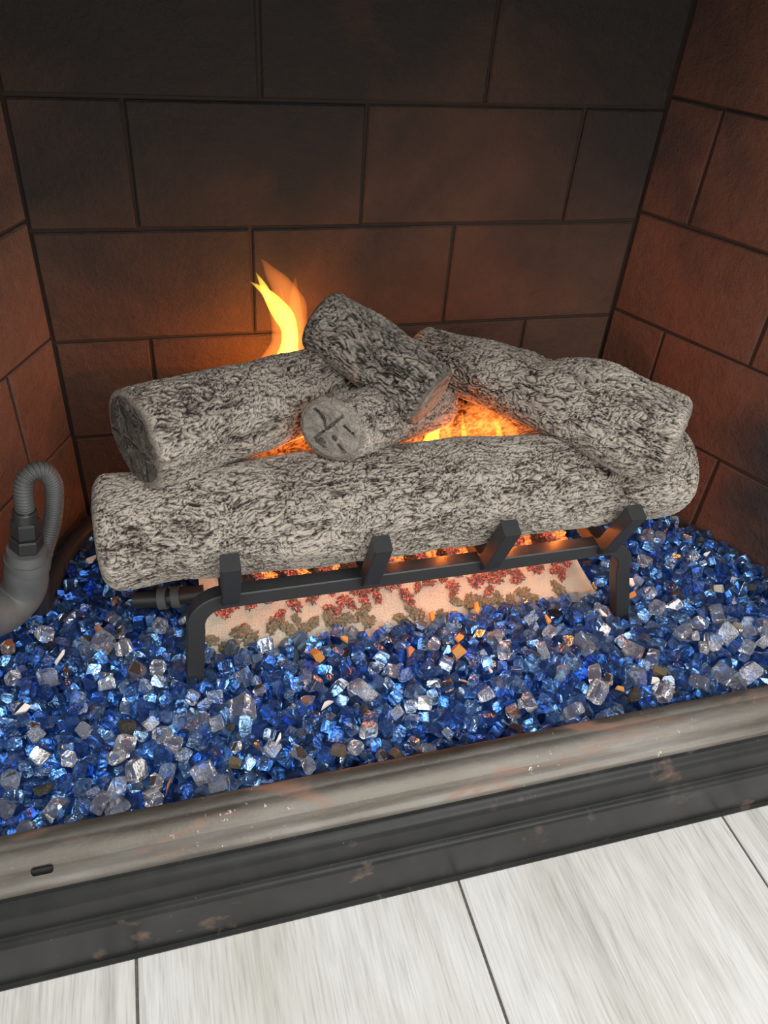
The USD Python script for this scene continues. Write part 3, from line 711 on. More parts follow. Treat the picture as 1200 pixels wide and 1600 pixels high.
front = Log((-0.0690, 0.530, 0.2750), (0.478, 0.530, 0.2785), 0.0465, 0.0440, 1, mid=1.08, k=0.76, res=0.00072, edge=0.014, amp=0.0038, bumps=[(0.62, 30, 0.004, 0.04, 40), (0.93, 40, 0.004, 0.06, 60)])
build_log('longest grey bark log, lying across the front on the grate prongs', front, M_BARK)
rear = Log((0.0, 0.688, 0.258), (0.43, 0.688, 0.258), 0.034, 0.034, 2, k=1.1, res=0.0016)
build_log('rear log glowing in the firelight behind the longest front log', rear, M_BARK_DK)
left = Log((-0.0310, 0.534, 0.360), (0.196, 0.664, 0.331), 0.0405, 0.0360, 3, shear0=(-0.05, -0.10), k=0.80, amp=0.0038, wild=1.2, edge=0.004, lump_amp=0.003)
build_log('thick log with cracked sawn end, lying on the left below the tall flame', left, M_BARK, [(0, [(-1.0, -0.08, 1.0, -0.02, 0.007, 0.0011), (0.60, -0.05, 0.52, -0.85, 0.004, 0.0008), (-0.1, 0.0, -0.35, 0.75, 0.002, 0.0007), (-0.35, -0.1, -0.1, -0.85, 0.002, 0.0007), (0.3, 0.0, 0.1, 0.6, 0.002, 0.0006)], {'scale': 0.97, 'tone': 0.50})])
stub = Log((0.1255, 0.533, 0.355), (0.262, 0.650, 0.302), 0.0280, 0.027, 4, shear0=(0.30, -0.15), k=0.75, edge=0.004, lump_amp=0.002)
build_log('short stub log with pale smooth cut end, tucked under the crossing log', stub, M_BARK, [(0, [(-0.55, 0.60, -0.08, 0.05, 0.003, 0.0009), (0.35, 0.62, -0.08, 0.05, 0.003, 0.0009), (-0.08, 0.05, -0.5, -0.45, 0.002, 0.0008), (0.12, -0.22, 0.20, -0.26, 0.003, 0.0011), (0.36, -0.42, 0.55, -0.62, 0.003, 0.0010), (0.45, 0.3, 0.8, 0.1, 0.0015, 0.0007)], {'style': 'grain', 'scale': 1.0, 'out': 0.0015, 'tone': 0.80})])
cross = Log((0.140, 0.652, 0.398), (0.225, 0.566, 0.358), 0.0295, 0.0305, 5, k=1.2, wild=0.9, amp=0.0055, edge=0.006, shear1=(-0.04, 0.02), lump_amp=0.004)
build_log('rough dark log resting crosswise on top of the other logs', cross, M_BARK_DK, [(1, [(-0.5, 0.5, 0.2, 0.25, 0.002, 0.0008), (-0.1, -0.5, 0.5, -0.1, 0.002, 0.0008)], {'style': 'grain', 'scale': 0.96, 'tone': 0.74})])
right = Log((0.250, 0.690, 0.341), (0.4265, 0.480, 0.348), 0.0250, 0.0420, squash=0.95, seed=7, k=1.0, wild=1.25, amp=0.0042, edge=0.010, mid=1.06, lump_amp=0.0035, shear1=(0.15, 0.10),
            bumps=[(0.70, 100, 0.009, 0.13, 55), (0.50, 95, -0.006, 0.05, 45), (1.0, 95, -0.006, 0.10, 50), (0.86, -25, 0.006, 0.2, 30), (0.86, 15, -0.006, 0.2, 16)])
build_log('thick knobbly log slanting down over the right end of the longest front log', right, M_BARK)

# ------------------------------------------------------------------ flames


def flame(label, parts):
    """parts: (name, material, [(x, y, z, half width, half depth)], light)."""
    all_pts = np.array([p[:3] for q in parts for p in q[2]])
    base = np.array([all_pts[:, 0].mean(), all_pts[:, 1].mean(), all_pts[:, 2].min()])
    t = thing('flame', label, 'flame', base)
    for name, material, pts in parts:
        pts = np.asarray(pts, float); n = 40
        c = spline(pts[:, :3], n); u = np.linspace(0, 1, n); u0 = np.linspace(0, 1, len(pts))
        from scipy.interpolate import PchipInterpolator
        wx, wy = PchipInterpolator(u0, pts[:, 3])(u), PchipInterpolator(u0, pts[:, 4])(u)
        tt = np.gradient(c, axis=0); tt /= np.linalg.norm(tt, axis=1, keepdims=True)
        ang = np.linspace(0, 2 * np.pi, 20, endpoint=False)
        side = np.cross([0, 1.0, 0], tt); side /= np.linalg.norm(side, axis=1, keepdims=True)
        dep = np.cross(tt, side)
        v = c[:, None] + np.cos(ang)[None, :, None] * wx[:, None, None] * side[:, None] + np.sin(ang)[None, :, None] * wy[:, None, None] * dep[:, None]
        f = grid_faces(n, 20, True); v = v.reshape(-1, 3)
        v = np.vstack([v, c[:1], c[-1:]]); r = np.arange(20)
        f = np.vstack([f, np.stack([np.full(20, n * 20), (r + 1) % 20, r], 1), np.stack([np.full(20, n * 20 + 1), (n - 1) * 20 + r, (n - 1) * 20 + (r + 1) % 20], 1)])
        m = trimesh.Trimesh(v, f, process=False); m.fix_normals()
        obj(name, m, material, t, smooth=True, off=base)
    return t


FY = 0.715


def fp(u, v, y, hw, hd):
    w = on_plane(u, v, (0, y, 0), (0, 1, 0)); return (w[0], w[1], w[2], hw, hd)


flame('tall bright flame rising behind the thick left log', [
    ('outer_veil', M_FIRE_VEIL, [fp(436, 610, FY, .029, .010), fp(438, 575, FY, .027, .010), fp(450, 540, FY, .0215, .009), fp(452, 500, FY, .018, .008), fp(448, 470, FY, .018, .007), fp(438, 444, FY, .019, .006), fp(422, 424, FY, .012, .005), fp(412, 409, FY, .007, .003), fp(408, 405, FY, .0005, .0005)]),
    ('back_veil', M_FIRE_VEIL, [fp(459, 600, FY + .012, .010, .006), fp(460, 540, FY + .012, .010, .006), fp(460, 490, FY + .012, .0105, .006), fp(461, 450, FY + .012, .0095, .005), fp(461, 438, FY + .012, .006, .003), fp(461, 435, FY + .012, .001, .001)]),
    ('bright_core', M_FIRE_CORE, [fp(450, 605, FY, .017, .009), fp(450, 575, FY, .0165, .009), fp(451, 550, FY, .0135, .008), fp(453, 525, FY, .0090, .007), fp(448, 502, FY, .0085, .006), fp(432, 478, FY, .0100, .006), fp(414, 456, FY, .0080, .005), fp(400, 446, FY, .0040, .003), fp(391, 440, FY, .0003, .0003)]),
    ('side_tongue', M_FIRE_CORE, [fp(421, 470, FY + .003, .004, .003), fp(414, 452, FY + .003, .004, .003), fp(407, 438, FY + .003, .0025, .002), fp(400, 426, FY + .003, .0003, .0003)]),
    ('thin_streak', M_FIRE_VEIL, [fp(449, 512, FY - .01, .001, .001), fp(445, 485, FY - .01, .0016, .002), fp(441, 462, FY - .01, .0012, .002), fp(437, 450, FY - .01, .0003, .0003)])])
FB = 0.615
flame('small yellow flame licking up beside the short stub log', [
    ('bright_core', M_FIRE_CORE, [fp(668, 725, FB, .012, .004), fp(672, 698, FB, .011, .004), fp(676, 680, FB, .008, .003), fp(684, 660, FB, .004, .002), fp(692, 640, FB, .0004, .0004)]),
    ('outer_veil', M_FIRE_VEIL, [fp(690, 720, FB + .01, .010, .006), fp(693, 685, FB + .01, .009, .006), fp(698, 655, FB + .01, .008, .005), fp(703, 630, FB + .01, .0005, .0005)])])
flame('pair of low orange flames below the slanting right log', [
    ('outer_veil', M_FIRE_VEIL, [fp(756, 715, FB + .02, .026, .004), fp(756, 680, FB + .02, .026, .004), fp(752, 655, FB + .02, .023, .004), fp(744, 636, FB + .02, .014, .003), fp(730, 622, FB + .02, .001, .001)]),
    ('bright_core', M_FIRE_CORE, [fp(728, 712, FB + .01, .005, .0012), fp(725, 680, FB + .01, .004, .0012), fp(723, 655, FB + .01, .0022, .0008), fp(722, 642, FB + .01, .0002, .0002)]),
    ('side_tongue', M_FIRE_CORE, [fp(781, 708, FB + .01, .004, .0012), fp(780, 680, FB + .01, .0036, .0012), fp(775, 660, FB + .01, .003, .0008), fp(766, 650, FB + .01, .0002, .0002)]),
    ('low_tongue', M_FIRE_VEIL, [fp(800, 705, FB + .02, .008, .006), fp(800, 680, FB + .02, .008, .006), fp(790, 660, FB + .02, .005, .004), fp(775, 648, FB + .02, .0004, .0004)])])


def fire_light(name, pos, r, power, color=(1.0, 0.30, 0.055)):
    l = UsdLux.SphereLight.Define(stage, '/World/' + name)
    l.CreateRadiusAttr(r); l.CreateIntensityAttr(power); l.CreateColorAttr(Gf.Vec3f(*color))
    l.AddTranslateOp().Set(Gf.Vec3d(*pos))


p_ = fp(438, 585, FY + .002, 0, 0)
fire_light('tall_flame_light', p_[:3], 0.008, 110.0)
p_ = fp(448, 530, FY + .002, 0, 0)
fire_light('tall_flame_light_upper', p_[:3], 0.006, 110.0)
for i, x in enumerate((0.16, 0.22, 0.29, 0.35)):                      # flames of the burner behind the front log, and added lights before them
    fire_light(f'burner_flame_light_{i}', (x, 0.615, 0.208), 0.007, 100.0, (1.0, 0.21, 0.03))
    fire_light(f'added_panel_light_{i}', (x - 0.03, 0.586, 0.186), 0.004, 60.0, (1.0, 0.20, 0.03))  # added to redden the panel's top and the log's underside
for i, x in enumerate((0.055, 0.105, 0.185, 0.235, 0.305, 0.355)):    # added lights without flames, tinting the bar's top orange
    fire_light(f'added_bar_light_{i}', (x, 0.5175, 0.2285), 0.0012, 1700.0, (1.0, 0.22, 0.03))
for i, (u, v) in enumerate(((674, 692), (727, 684), (780, 684))):      # inside the low flames
    fire_light(f'low_flame_light_{i}', fp(u, v, FB + (0 if i == 0 else 0.01), 0, 0)[:3], 0.0025, 650.0, (1.0, 0.21, 0.03))
fire_light('low_flame_light_left', fp(476, 716, 0.588, 0, 0)[:3], 0.003, 1500.0, (1.0, 0.22, 0.03))


# ------------------------------------------------------------------ gas connector at the left
gas = thing('gas_connector', 'grey gas pipe elbow with looped corrugated hose at the left wall', 'gas pipe', (-0.15, 0.56, 0.12))
QO = (-0.15, 0.56, 0.12)
HY = 0.55


def hp(u, v, y):
    return on_plane(u, v, (0, y, 0), (0, 1, 0))


el = spline([hp(-75, 980, 0.505), hp(-22, 962, 0.525), hp(12, 948, 0.541), hp(33, 926, 0.55), hp(41, 896, 0.55), hp(42, 870, 0.55), hp(42, 856, 0.55)], 40)
er_ = np.interp(np.linspace(0, 1, 40), [0, 0.25, 0.3, 0.8, 0.81, 1], [0.0205, 0.0205, 0.0205, 0.0180, 0.0178, 0.0160])
obj('pipe_elbow', tube(el, er_, 32), M_PIPE, gas, off=QO, smooth=40)
col = [hp(41, 862, .55), hp(41, 857, .55)]
ax = unit(hp(37, 800, HY) - hp(41, 860, HY))
obj('elbow_collar', tube([el[-1] - ax * 0.022, el[-1] - ax * 0.012, el[-1] - ax * 0.010], [0.0180, 0.0186, 0.0184], 32), M_PIPE, gas, off=QO, smooth=40)


def hexnut(c, h, r, r2=None):
    m = trimesh.creation.cylinder(radius=1, height=1, sections=6)
    a = np.linspace(0, 2 * np.pi, 6, endpoint=False) + 0.35
    prof = [(0, r * .93), (h * .12, r), (h * .88, r), (h, r * .93)]
    e1 = unit(np.cross(ax, [0.2, 1, 0.1])); e2 = np.cross(ax, e1)
    v = np.vstack([c + ax * z + rad * (np.cos(a)[:, None] * e1 + np.sin(a)[:, None] * e2) for z, rad in prof])
    f = grid_faces(4, 6, True); v = np.vstack([v, c, c + ax * h]); i = np.arange(6)
    f = np.vstack([f, np.stack([np.full(6, 24), (i + 1) % 6, i], 1), np.stack([np.full(6, 25), 18 + i, 18 + (i + 1) % 6], 1)])
    m = trimesh.Trimesh(v, f, process=False); m.fix_normals(); return m


b0 = el[-1] - ax * 0.001
obj('hex_nut', hexnut(b0 + ax * 0.001, 0.0135, 0.0132), M_NUT, gas, off=QO, smooth=20)
obj('hex_nut', hexnut(b0 + ax * 0.0155, 0.0165, 0.0120), M_NUT, gas, off=QO, smooth=20)
obj('hose_ferrule', tube([b0 + ax * 0.031, b0 + ax * 0.032, b0 + ax * 0.040, b0 + ax * 0.041], [0.0088, 0.0098, 0.0094, 0.0084], 24), M_NUT, gas, off=QO, smooth=30)
hs = b0 + ax * 0.040
loop = spline([hs, hs + ax * 0.016, hp(46, 741, .553), hp(60, 735, .557), hp(78, 745, .562), hp(85, 775, .566), hp(83, 810, .567), hp(74, 845, .567), hp(66, 880, .567)], 420)
ss = np.linspace(0, 1, 420)
obj('corrugated_hose', tube(loop, 0.0069 + 0.0008 * np.sin(ss * 2 * np.pi * 58), 20), M_HOSE, gas, off=QO, smooth=True)
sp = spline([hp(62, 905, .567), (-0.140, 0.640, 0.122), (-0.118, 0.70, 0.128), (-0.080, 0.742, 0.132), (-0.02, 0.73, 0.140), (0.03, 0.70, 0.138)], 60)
obj('supply_pipe', tube(sp, 0.0085, 16), M_NUT, gas, off=QO, smooth=40, label='gas line along the wall behind the logs, its black standing for the shadow there')  # the pipe's black carries the dark shadow along the wall foot

valve = thing('burner_fitting', 'dark pipe fitting showing under the left end of the front log', 'pipe fitting', (-0.01, 0.565, 0.13))
VO = (-0.01, 0.565, 0.13)
obj('fitting_body', tube([(-0.055, 0.585, 0.142), (-0.028, 0.578, 0.146), (0.012, 0.575, 0.150)], 0.0085, 20), M_NUT, valve, off=VO, smooth=40)
for t_ in (0.0, 0.013):
    obj('fitting_ring', tube([(-0.032 + t_, 0.579, 0.1455), (-0.024 + t_, 0.5775, 0.1465)], 0.0112, 20), M_PIPE, valve, off=VO, smooth=30)

# ------------------------------------------------------------------ fire glass
gr = np.random.default_rng(77)


def chunk_mesh(rs, size, stretch=None, round_=0.30):
    """A tumbled glass chunk: the hull of a jittered block with cut corners."""
    st = np.array(stretch if stretch is not None else (rs.uniform(0.85, 1.35), rs.uniform(0.75, 1.05), rs.uniform(0.65, 1.0))) * size / 2
    pts = []
    for sx_ in (-1, 1):
        for sy_ in (-1, 1):
            for sz_ in (-1, 1):
                c = np.array([sx_, sy_, sz_]) * rs.uniform(0.78, 1.08, 3)
                for k in range(3):
                    q = c.copy(); q[k] *= 1 - round_ * rs.uniform(0.5, 1.6); pts.append(q)
    m = trimesh.convex.convex_hull(np.array(pts) * st)
    return np.array(m.vertices), np.array(m.faces)


def shard_mesh(rs, size):
    """A flat angular splinter of glass."""
    k = int(rs.integers(5, 8)); a = np.sort(rs.uniform(0, 2 * np.pi, k)); r = size / 2 * rs.uniform(0.75, 1.15, k)
    q = np.column_stack([1.35 * r * np.cos(a), 0.8 * r * np.sin(a)]); h = size * 0.13
    p = np.vstack([np.column_stack([q, np.full(k, -h)]), np.column_stack([q * 0.88 + rs.normal(size=(k, 2)) * size * 0.02, h + rs.uniform(-0.3, 0.3, k) * h])])
    m = trimesh.convex.convex_hull(p); return np.array(m.vertices), np.array(m.faces)


def pebble_mesh(rs, size):
    """An irregular chunk broken flat on top, and the outline of that flat face."""
    p = rs.normal(size=(26, 3)); p /= np.linalg.norm(p, axis=1, keepdims=True)
    p *= np.array([1.1, 0.85, 0.85]) * size / 2 * rs.uniform(0.85, 1.1, (26, 1)); top_z = size * 0.20
    p[:, 2] = np.minimum(p[:, 2], top_z)
    m = trimesh.convex.convex_hull(p); v = np.array(m.vertices)
    return v, np.array(m.faces), v[v[:, 2] > top_z - 1e-6]


def rand_rot(rs, tilt=1.0):
    q = rs.normal(size=4); q /= np.linalg.norm(q)
    return trimesh.transformations.quaternion_matrix(q)[:3, :3]


def coat_of(v, f, rs, share=0.85, lim=0.5):
    """1 at the corners of the facets on the mirror-coated side of a chunk, else 0 (three per facet)."""
    n = np.cross(v[f[:, 1]] - v[f[:, 0]], v[f[:, 2]] - v[f[:, 0]]); n /= np.linalg.norm(n, axis=1, keepdims=True) + 1e-12
    c = v[f].mean(1); n *= np.sign((n * (c - v.mean(0))).sum(1))[:, None]
    a = unit(rs.normal(size=3))
    if a[2] > 0.2 and rs.random() < 0.75:
        a = -a                                            # most coated sides lie face down or sideways
    return np.repeat(((n @ a > lim) & (rs.random() < share)).astype(float), 3)


def split(v, f):
    """Flat facets: every face its own corners."""
    return v[f].reshape(-1, 3), np.arange(len(f) * 3).reshape(-1, 3)


bed = Polygon([(xa + 0.012, 0.364), (xb - 0.012, 0.364), (XR - 0.004, YB - 0.010), (XL + 0.004, YB - 0.010)])
from shapely import contains_xy
burn = Polygon([(0.002, 0.522), (0.440, 0.522), (0.425, 0.665), (0.012, 0.665)])


def ground(x, y):
    """Height of the glass bed: a little uneven, drifted up against the right wall."""
    p = np.stack([np.asarray(x) / 0.09, np.asarray(y) / 0.09, np.zeros_like(np.asarray(x, float)) + 0.5], -1)
    return GZ + 0.0045 * perlin(p, 9) + 0.010 * np.clip((np.asarray(x) - 0.50) / 0.12, 0, 1) * np.clip((np.asarray(y) - 0.48) / 0.1, 0, 1) - 0.004 * np.clip((0.40 - np.asarray(y)) / 0.04, 0, 1)


def darts(n, dmin, rs, taken=()):
    cell = dmin; gridm = {}
    out = []
    for p in list(taken):
        gridm.setdefault((int(p[0] // cell), int(p[1] // cell)), []).append(p)
    x0, y0, x1, y1 = bed.bounds
    cand = np.column_stack([rs.uniform(x0, x1, n), rs.uniform(y0, y1, n)])
    ok = contains_xy(bed, cand[:, 0], cand[:, 1]) & ~contains_xy(burn, cand[:, 0], cand[:, 1])
    for p in cand[ok]:
        i, j = int(p[0] // cell), int(p[1] // cell)
        if all((p[0] - q[0]) ** 2 + (p[1] - q[1]) ** 2 > (dmin * (q[2] if len(q) > 2 else 1)) ** 2 for a in (-1, 0, 1) for b in (-1, 0, 1) for q in gridm.get((i + a, j + b), ())):
            gridm.setdefault((i, j), []).append((p[0], p[1])); out.append(p)
    return np.array(out)


# pieces the photograph shows singly: (u, v, size in mm)
CLEAR = [(75, 1059, 19), (167, 1069, 15), (161, 1004, 22), (193, 1012, 16), (247, 1042, 14), (316, 1124, 14), (339, 1129, 14), (375, 1110, 22), (235, 1130, 14), (253, 1148, 15), (272, 1162, 14), (195, 1166, 18), (181, 1183, 14), (57, 1147, 14), (63, 1182, 15), (214, 1203, 17), (319, 1206, 21), (344, 1226, 18), (184, 1264, 19), (157, 1254, 15), (36, 1300, 17), (87, 1264, 15), (239, 1250, 15), (424, 1170, 15), (482, 1196, 14), (477, 1057, 13), (251, 978, 15), (268, 938, 16), (71, 990, 18), (9, 1262, 14), (176, 968, 13), (569, 1081, 19), (555, 1074, 14), (664, 1098, 13), (621, 1113, 13), (613, 1048, 13), (678, 1007, 12), (772, 996, 16), (789, 1016, 16), (859, 988, 15), (848, 1016, 16), (912, 1007, 20), (935, 1080, 18), (897, 1111, 17), (827, 1097, 15), (802, 1112, 14), (577, 1141, 17), (556, 1168, 12), (667, 1176, 15), (572, 1207, 14), (989, 1017, 15), (930, 1055, 17), (1007, 878, 14), (1010, 836, 15), (1029, 843, 15), (1015, 927, 15), (1027, 950, 16), (1054, 946, 15), (995, 908, 14), (1067, 988, 15), (1079, 994, 14), (1092, 976, 17), (1121, 960, 17), (1133, 990, 20), (1114, 1004, 17), (1170, 988, 16), (1167, 1012, 18), (1191, 979, 16), (1195, 1003, 15), (1131, 1054, 19), (1154, 1073, 18), (1170, 1052, 19), (1150, 1090, 14), (999, 1059, 17), (1034, 1081, 19), (1092, 1066, 17), (1019, 1029, 17), (983, 1014, 14), (880, 1050, 13), (108, 1185, 12), (130, 1140, 12), (300, 1090, 13), (20, 1060, 13), (1100, 1012, 13), (945, 985, 13), (700, 1145, 12), (760, 1085, 12)]
WHITE = [(94, 1031, 11, 'cream chip left of the large clear chunk on the left'), (38, 1111, 13, 'cream flat chip near the left edge of the glass bed'), (59, 954, 9, 'tiny white chip just below the grey pipe elbow'), (431, 1160, 11, 'cream chip on a clear chunk near the middle of the bed'), (512, 1108, 13, 'long cream chip in the middle of the bed'), (826, 1144, 13, 'bright white chip nearest the steel rail'), (767, 1046, 9, 'small rounded cream chip in front of the burner panel'), (975, 867, 13, 'white chip right behind the right grate leg'), (1103, 865, 10, 'white chip near the foot of the right wall'), (984, 912, 10, 'white chip beside the right grate leg'), (942, 961, 8, 'small white chip in front of the right grate leg'), (1021, 1066, 10, 'small white chip left of two clear chunks near the right rail'), (144, 877, 10, 'small white chip under the left end of the front log')]
AMBER = [(743, 953, 11, 'bright amber chip at the lower edge of the burner panel'), (717, 999, 10, 'amber chip in front of the burner panel, above an amber tipped chunk'), (852, 971, 11, 'flat amber chip below the right part of the burner panel'), (724, 1070, 7, 'tiny amber chip in the middle of the bed'), (675, 967, 10, 'orange chip touching the burner panel near its middle'), (495, 1024, 12, 'orange chip in front of the left part of the burner panel'), (540, 1003, 9, 'small orange chip on the lower edge of the burner panel'), (717, 1017, 13, 'amber tipped clear chunk, lowest of the amber pieces before the panel'), (987, 933, 9, 'amber chip right of the right grate leg'), (967, 1079, 8, 'yellow chip beside the black burnt chunk on the right')]
COPPER = [(270, 1230, 13, 'flat copper coloured chip near the left part of the rail'), (480, 1092, 14, 'copper faced chunk in the middle of the bed'), (155, 986, 10, 'small copper chip left of the left grate leg'), (14, 1010, 18, 'copper faced chunk at the left edge below the pipe elbow'), (640, 1022, 10, 'small copper chip before the middle of the burner panel'), (182, 940, 14, 'copper faced chunk under the left end of the front log')]
DARK = [(214, 1045, 21, 'large pinkish chunk with brown face left of the left grate leg'), (180, 1231, 22, 'largest clear chunk with brown face, near the left part of the rail'), (243, 1220, 15, 'clear chunk with dark face beside the flat copper chip'), (20, 1220, 22, 'long clear chunk with dark brown top at the left edge'), (466, 1178, 19, 'dark faced clear chunk in front of the copper faced one'), (406, 1077, 15, 'dark faced chunk in front of the left grate leg'), (188, 988, 14, 'dark topped chunk above the large pinkish one'), (138, 1001, 14, 'dark topped chunk beside a large clear chunk on the left'), (816, 1099, 14, 'half brown clear chunk in the right middle of the bed'), (596, 1182, 13, 'brown faced chunk near the middle of the rail'), (369, 1167, 12, 'small brown faced chunk left of the cream tipped one'), (53, 1135, 13, 'brown topped chunk near the left edge'), (950, 1061, 14, 'brown sided clear chunk on the right')]
BLACK = [(199, 1134, 20, 'black burnt glass lump on the left of the bed'), (69, 1231, 17, 'black burnt lump near the left corner of the bed'), (992, 1087, 19, 'black burnt lump near the right part of the rail'), (569, 1110, 13, 'black burnt lump in the middle of the bed'), (100, 1309, 14, 'black lump touching the rail on the left'), (134, 1283, 9, 'small black lump near the rail on the left'), (360, 1136, 11, 'small black lump between clear chunks left of the middle'), (1173, 918, 13, 'dark lump at the foot of the right wall'), (1094, 845, 11, 'dark lump furthest back along the right wall')]
OLIVE = [(529, 1172, 12, 'olive brown chunk near the middle of the rail'), (618, 1181, 13, 'tan brown chunk beside a dark faced one near the rail'), (1029, 1050, 12, 'olive chunk among clear chunks on the right'), (1119, 919, 14, 'brown chunk behind the clear chunks on the right'), (1150, 978, 13, 'olive brown chunk between the clear chunks at the right edge'), (368, 1192, 11, 'small rusty brown chunk above the rail left of the middle')]


def seat(u, v, size):
    p = on_z(u, v, GZ + 0.006)
    for _ in range(3):
        p = on_z(u, v, float(ground(p[0], p[1])) + 0.007 + 0.10 * size)
    return p


def zone(u, v):
    if u < 130:
        return 'below the grey pipe elbow at the left edge' if v < 1120 else 'in the left front corner of the bed'
    if u < 290:
        return 'left of the left grate leg' if v < 1100 else 'by the rail, left of the grate'
    if u < 450:
        return 'in front of the left grate leg'
    if u < 700:
        return 'before the middle of the burner panel' if v < 1100 else 'by the middle of the rail'
    if u < 940:
        return 'before the right part of the burner panel' if v < 1050 else 'by the rail, in front of the right grate leg'
    if u < 1060:
        return 'beside the right grate leg' if v < 970 else 'between the right grate leg and the rail'
    return 'towards the right wall' if v < 1030 else 'by the right end of the rail'


def big(mm):
    return 'large' if mm >= 18 else ('medium' if mm >= 15 else 'small')


taken = []
def single(name, label, category, group, u, v, mm, material, part=None, part_mat=None, flat=False, tilt=None):
    size = mm / 1000.0; rs = np.random.default_rng(int(u * 7919 + v))
    p = seat(u, v, size)
    face = None
    if part:
        vv, ff_, face = pebble_mesh(rs, size)
    elif flat:
        vv, ff_ = shard_mesh(rs, size)
    else:
        vv, ff_ = chunk_mesh(rs, size) if name != 'burnt_lump' else pebble_mesh(rs, size)[:2]
    if flat or part:
        R = trimesh.transformations.euler_matrix(rs.uniform(-0.35, 0.55), rs.uniform(-0.4, 0.4), rs.uniform(0, 6.28))[:3, :3]
        if part:
            sg = 1 if rs.random() < 0.5 else -1
            R = trimesh.transformations.euler_matrix(rs.uniform(-0.1, 0.35), sg * rs.uniform(0.35, 0.75), 0)[:3, :3] @ trimesh.transformations.rotation_matrix(rs.uniform(0, 6.28), [0, 0, 1])[:3, :3]
    else:
        R = rand_rot(rs)
    if flat:
        p = p + np.array([0, 0, 0.0035])
        R = trimesh.transformations.euler_matrix(rs.uniform(0.1, 0.6), rs.uniform(-0.25, 0.25), rs.uniform(-0.8, 0.8))[:3, :3] @ trimesh.transformations.rotation_matrix(rs.uniform(0, 6.28), [0, 0, 1])[:3, :3]
    taken.append((p[0], p[1], 0.45 + 0.5 * size / 0.0118))
    w = vv @ R.T + p
    if not part:
        o = obj(name, split(w, ff_), material, smooth=False, off=p, primvars={'tint': [float(rs.random())], 'coat': coat_of(*split(w, ff_), rs, 0.32, 0.65)})
        return tag(o, label, category, group)
    t = thing(name, label, category, p, group)
    obj('glass_body', split(w, ff_), material, t, smooth=False, off=p, primvars={'tint': [float(rs.random())]})
    # the coated face: a thin shell on the chunk's top face
    mid_ = face.mean(0); rim = mid_ + (face - mid_) * 0.93
    hull = trimesh.convex.convex_hull(np.vstack([rim + [0, 0, -0.0004], mid_ + (face - mid_) * 0.86 + [0, 0, 0.0006]]))
    hv = np.array(hull.vertices)
    obj(part, split(hv @ R.T + p, np.array(hull.faces)), part_mat, t, smooth=False, off=p, label='dark coated face' if part_mat is M_DARKCOAT else None)
    return t


for u, v, mm in CLEAR:
    single('clear_glass_chunk', f'{big(mm)} clear glass chunk {zone(u, v)}', 'glass chunk', f'{big(mm)} clear chunks {zone(u, v)}', u, v, mm * 0.9, M_CLEAR)
for u, v, mm, lab in WHITE:
    single('white_chip', lab, 'glass chip', None, u, v, mm, M_WHITE, flat=True)
for u, v, mm, lab in AMBER:
    single('amber_chip', lab, 'glass chip', None, u, v, mm, M_AMBER, flat=mm < 12)
for u, v, mm, lab in COPPER:
    if mm > 13:
        single('copper_faced_chunk', lab, 'glass chunk', None, u, v, mm, M_PINK, 'copper_face', M_COPPER)
    else:
        single('copper_chip', lab, 'glass chip', None, u, v, mm, M_COPPER, flat=True)
for u, v, mm, lab in DARK:
    single('dark_faced_chunk', lab, 'glass chunk', None, u, v, mm * 0.95, M_PINK if 'pink' in lab else M_CLEAR, 'coated_face', M_DARKCOAT)
for u, v, mm, lab in BLACK:
    single('burnt_lump', lab, 'glass lump', None, u, v, mm * 0.92, M_BLACKCHIP)
for u, v, mm, lab in OLIVE:
    single('brown_glass_chunk', lab, 'glass chunk', None, u, v, mm * 0.85, M_OLIVE)

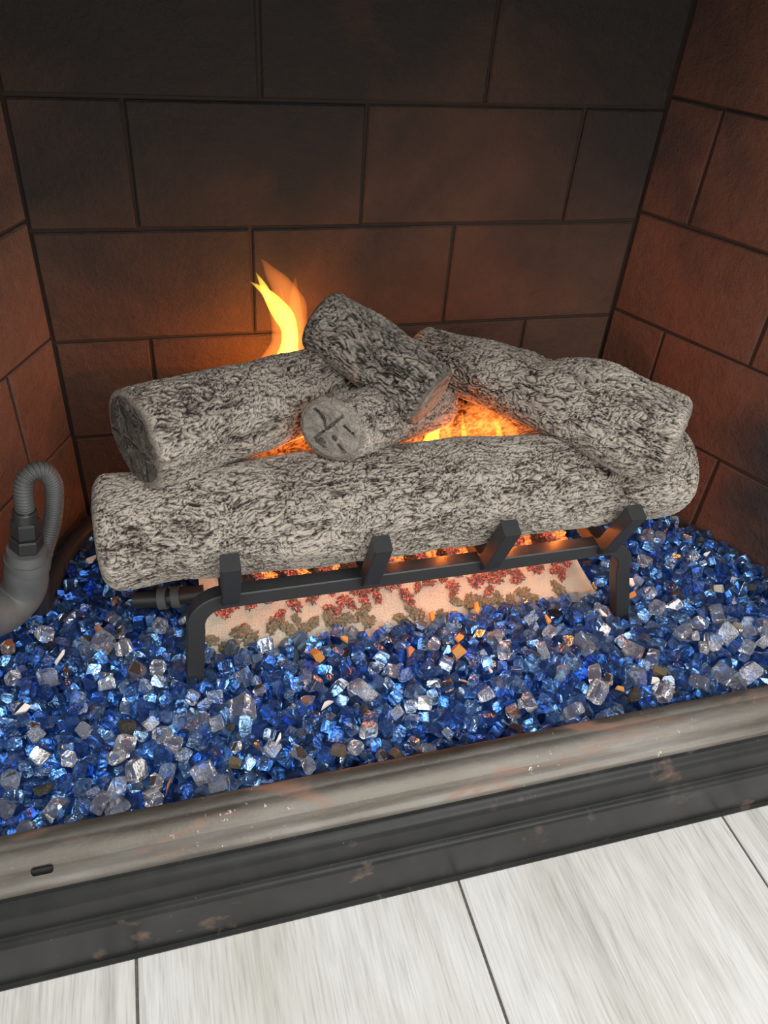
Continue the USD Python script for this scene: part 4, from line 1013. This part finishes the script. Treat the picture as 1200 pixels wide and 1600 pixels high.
D = 0.0106
tops = darts(34000, D, gr, taken)
under = darts(22000, 0.0108, np.random.default_rng(78))
legs = [(-0.006, 0.497), (0.447, 0.497), (0.01, 0.695), (0.431, 0.695)]
keep = np.array([all((p[0] - q[0]) ** 2 + (p[1] - q[1]) ** 2 > 0.013 ** 2 for q in legs) for p in tops])
tops = tops[keep]
LV, LF, LT, LC = [], [], [], []
base_i = 0


def add_stuff(p, z, size, rs, coated=0.2):
    global base_i
    vv, ff_ = chunk_mesh(rs, size)
    w, f3 = split(vv @ rand_rot(rs).T + [p[0], p[1], z], ff_)
    LV.append(w); LF.append(f3 + base_i); base_i += len(w)
    LT.append(np.full(len(w), rs.random())); LC.append(coat_of(w, f3, rs, 1.0 if coated > 0.5 else 0.85))


def to_px(p):
    c = ROT @ (np.asarray(p, float) - EYE); return 600 + FPX * c[0] / c[2], 800 + FPX * c[1] / c[2]


order = np.argsort([((np.array([p[0], p[1], GZ]) - EYE) ** 2).sum() for p in tops])
singles = 0
for i in order:
    p = tops[i]; rs = np.random.default_rng(5000 + int(i)); size = rs.uniform(0.0098, 0.0148)
    z = float(ground(p[0], p[1])) + 0.002 + rs.uniform(-0.0025, 0.004)
    u, v = to_px((p[0], p[1], z))
    if singles < 300 and 4 < u < 1196 and p[1] > 0.366:
        vv, ff_ = chunk_mesh(rs, size)
        c = np.array([p[0], p[1], z]); w, f3 = split(vv @ rand_rot(rs).T + c, ff_)
        o = obj('blue_glass_chunk', (w, f3), M_BLUE, smooth=False, off=c, primvars={'tint': [float(rs.random())], 'coat': coat_of(w, f3, rs)})
        tag(o, 'cobalt blue fire glass chunk in the front rows along the steel rail', 'glass chunk', 'blue chunks along the steel rail')
        singles += 1
    else:
        add_stuff(p, z, size, rs)
for i, p in enumerate(under):
    rs = np.random.default_rng(20000 + i)
    add_stuff(p, float(ground(p[0], p[1])) - 0.0085 + rs.uniform(-0.002, 0.002), rs.uniform(0.0105, 0.0145), rs, 0.6)
st_ = obj('blue_fire_glass', (np.vstack(LV), np.vstack(LF)), M_BLUE, smooth=False, primvars={'tint': np.concatenate(LT), 'coat': np.concatenate(LC)})
tag(st_, 'bed of loose cobalt blue fire glass filling the firebox around the grate', 'fire glass', kind='stuff')
print('tops', len(tops), 'under', len(under), 'bed corners', len(LV))
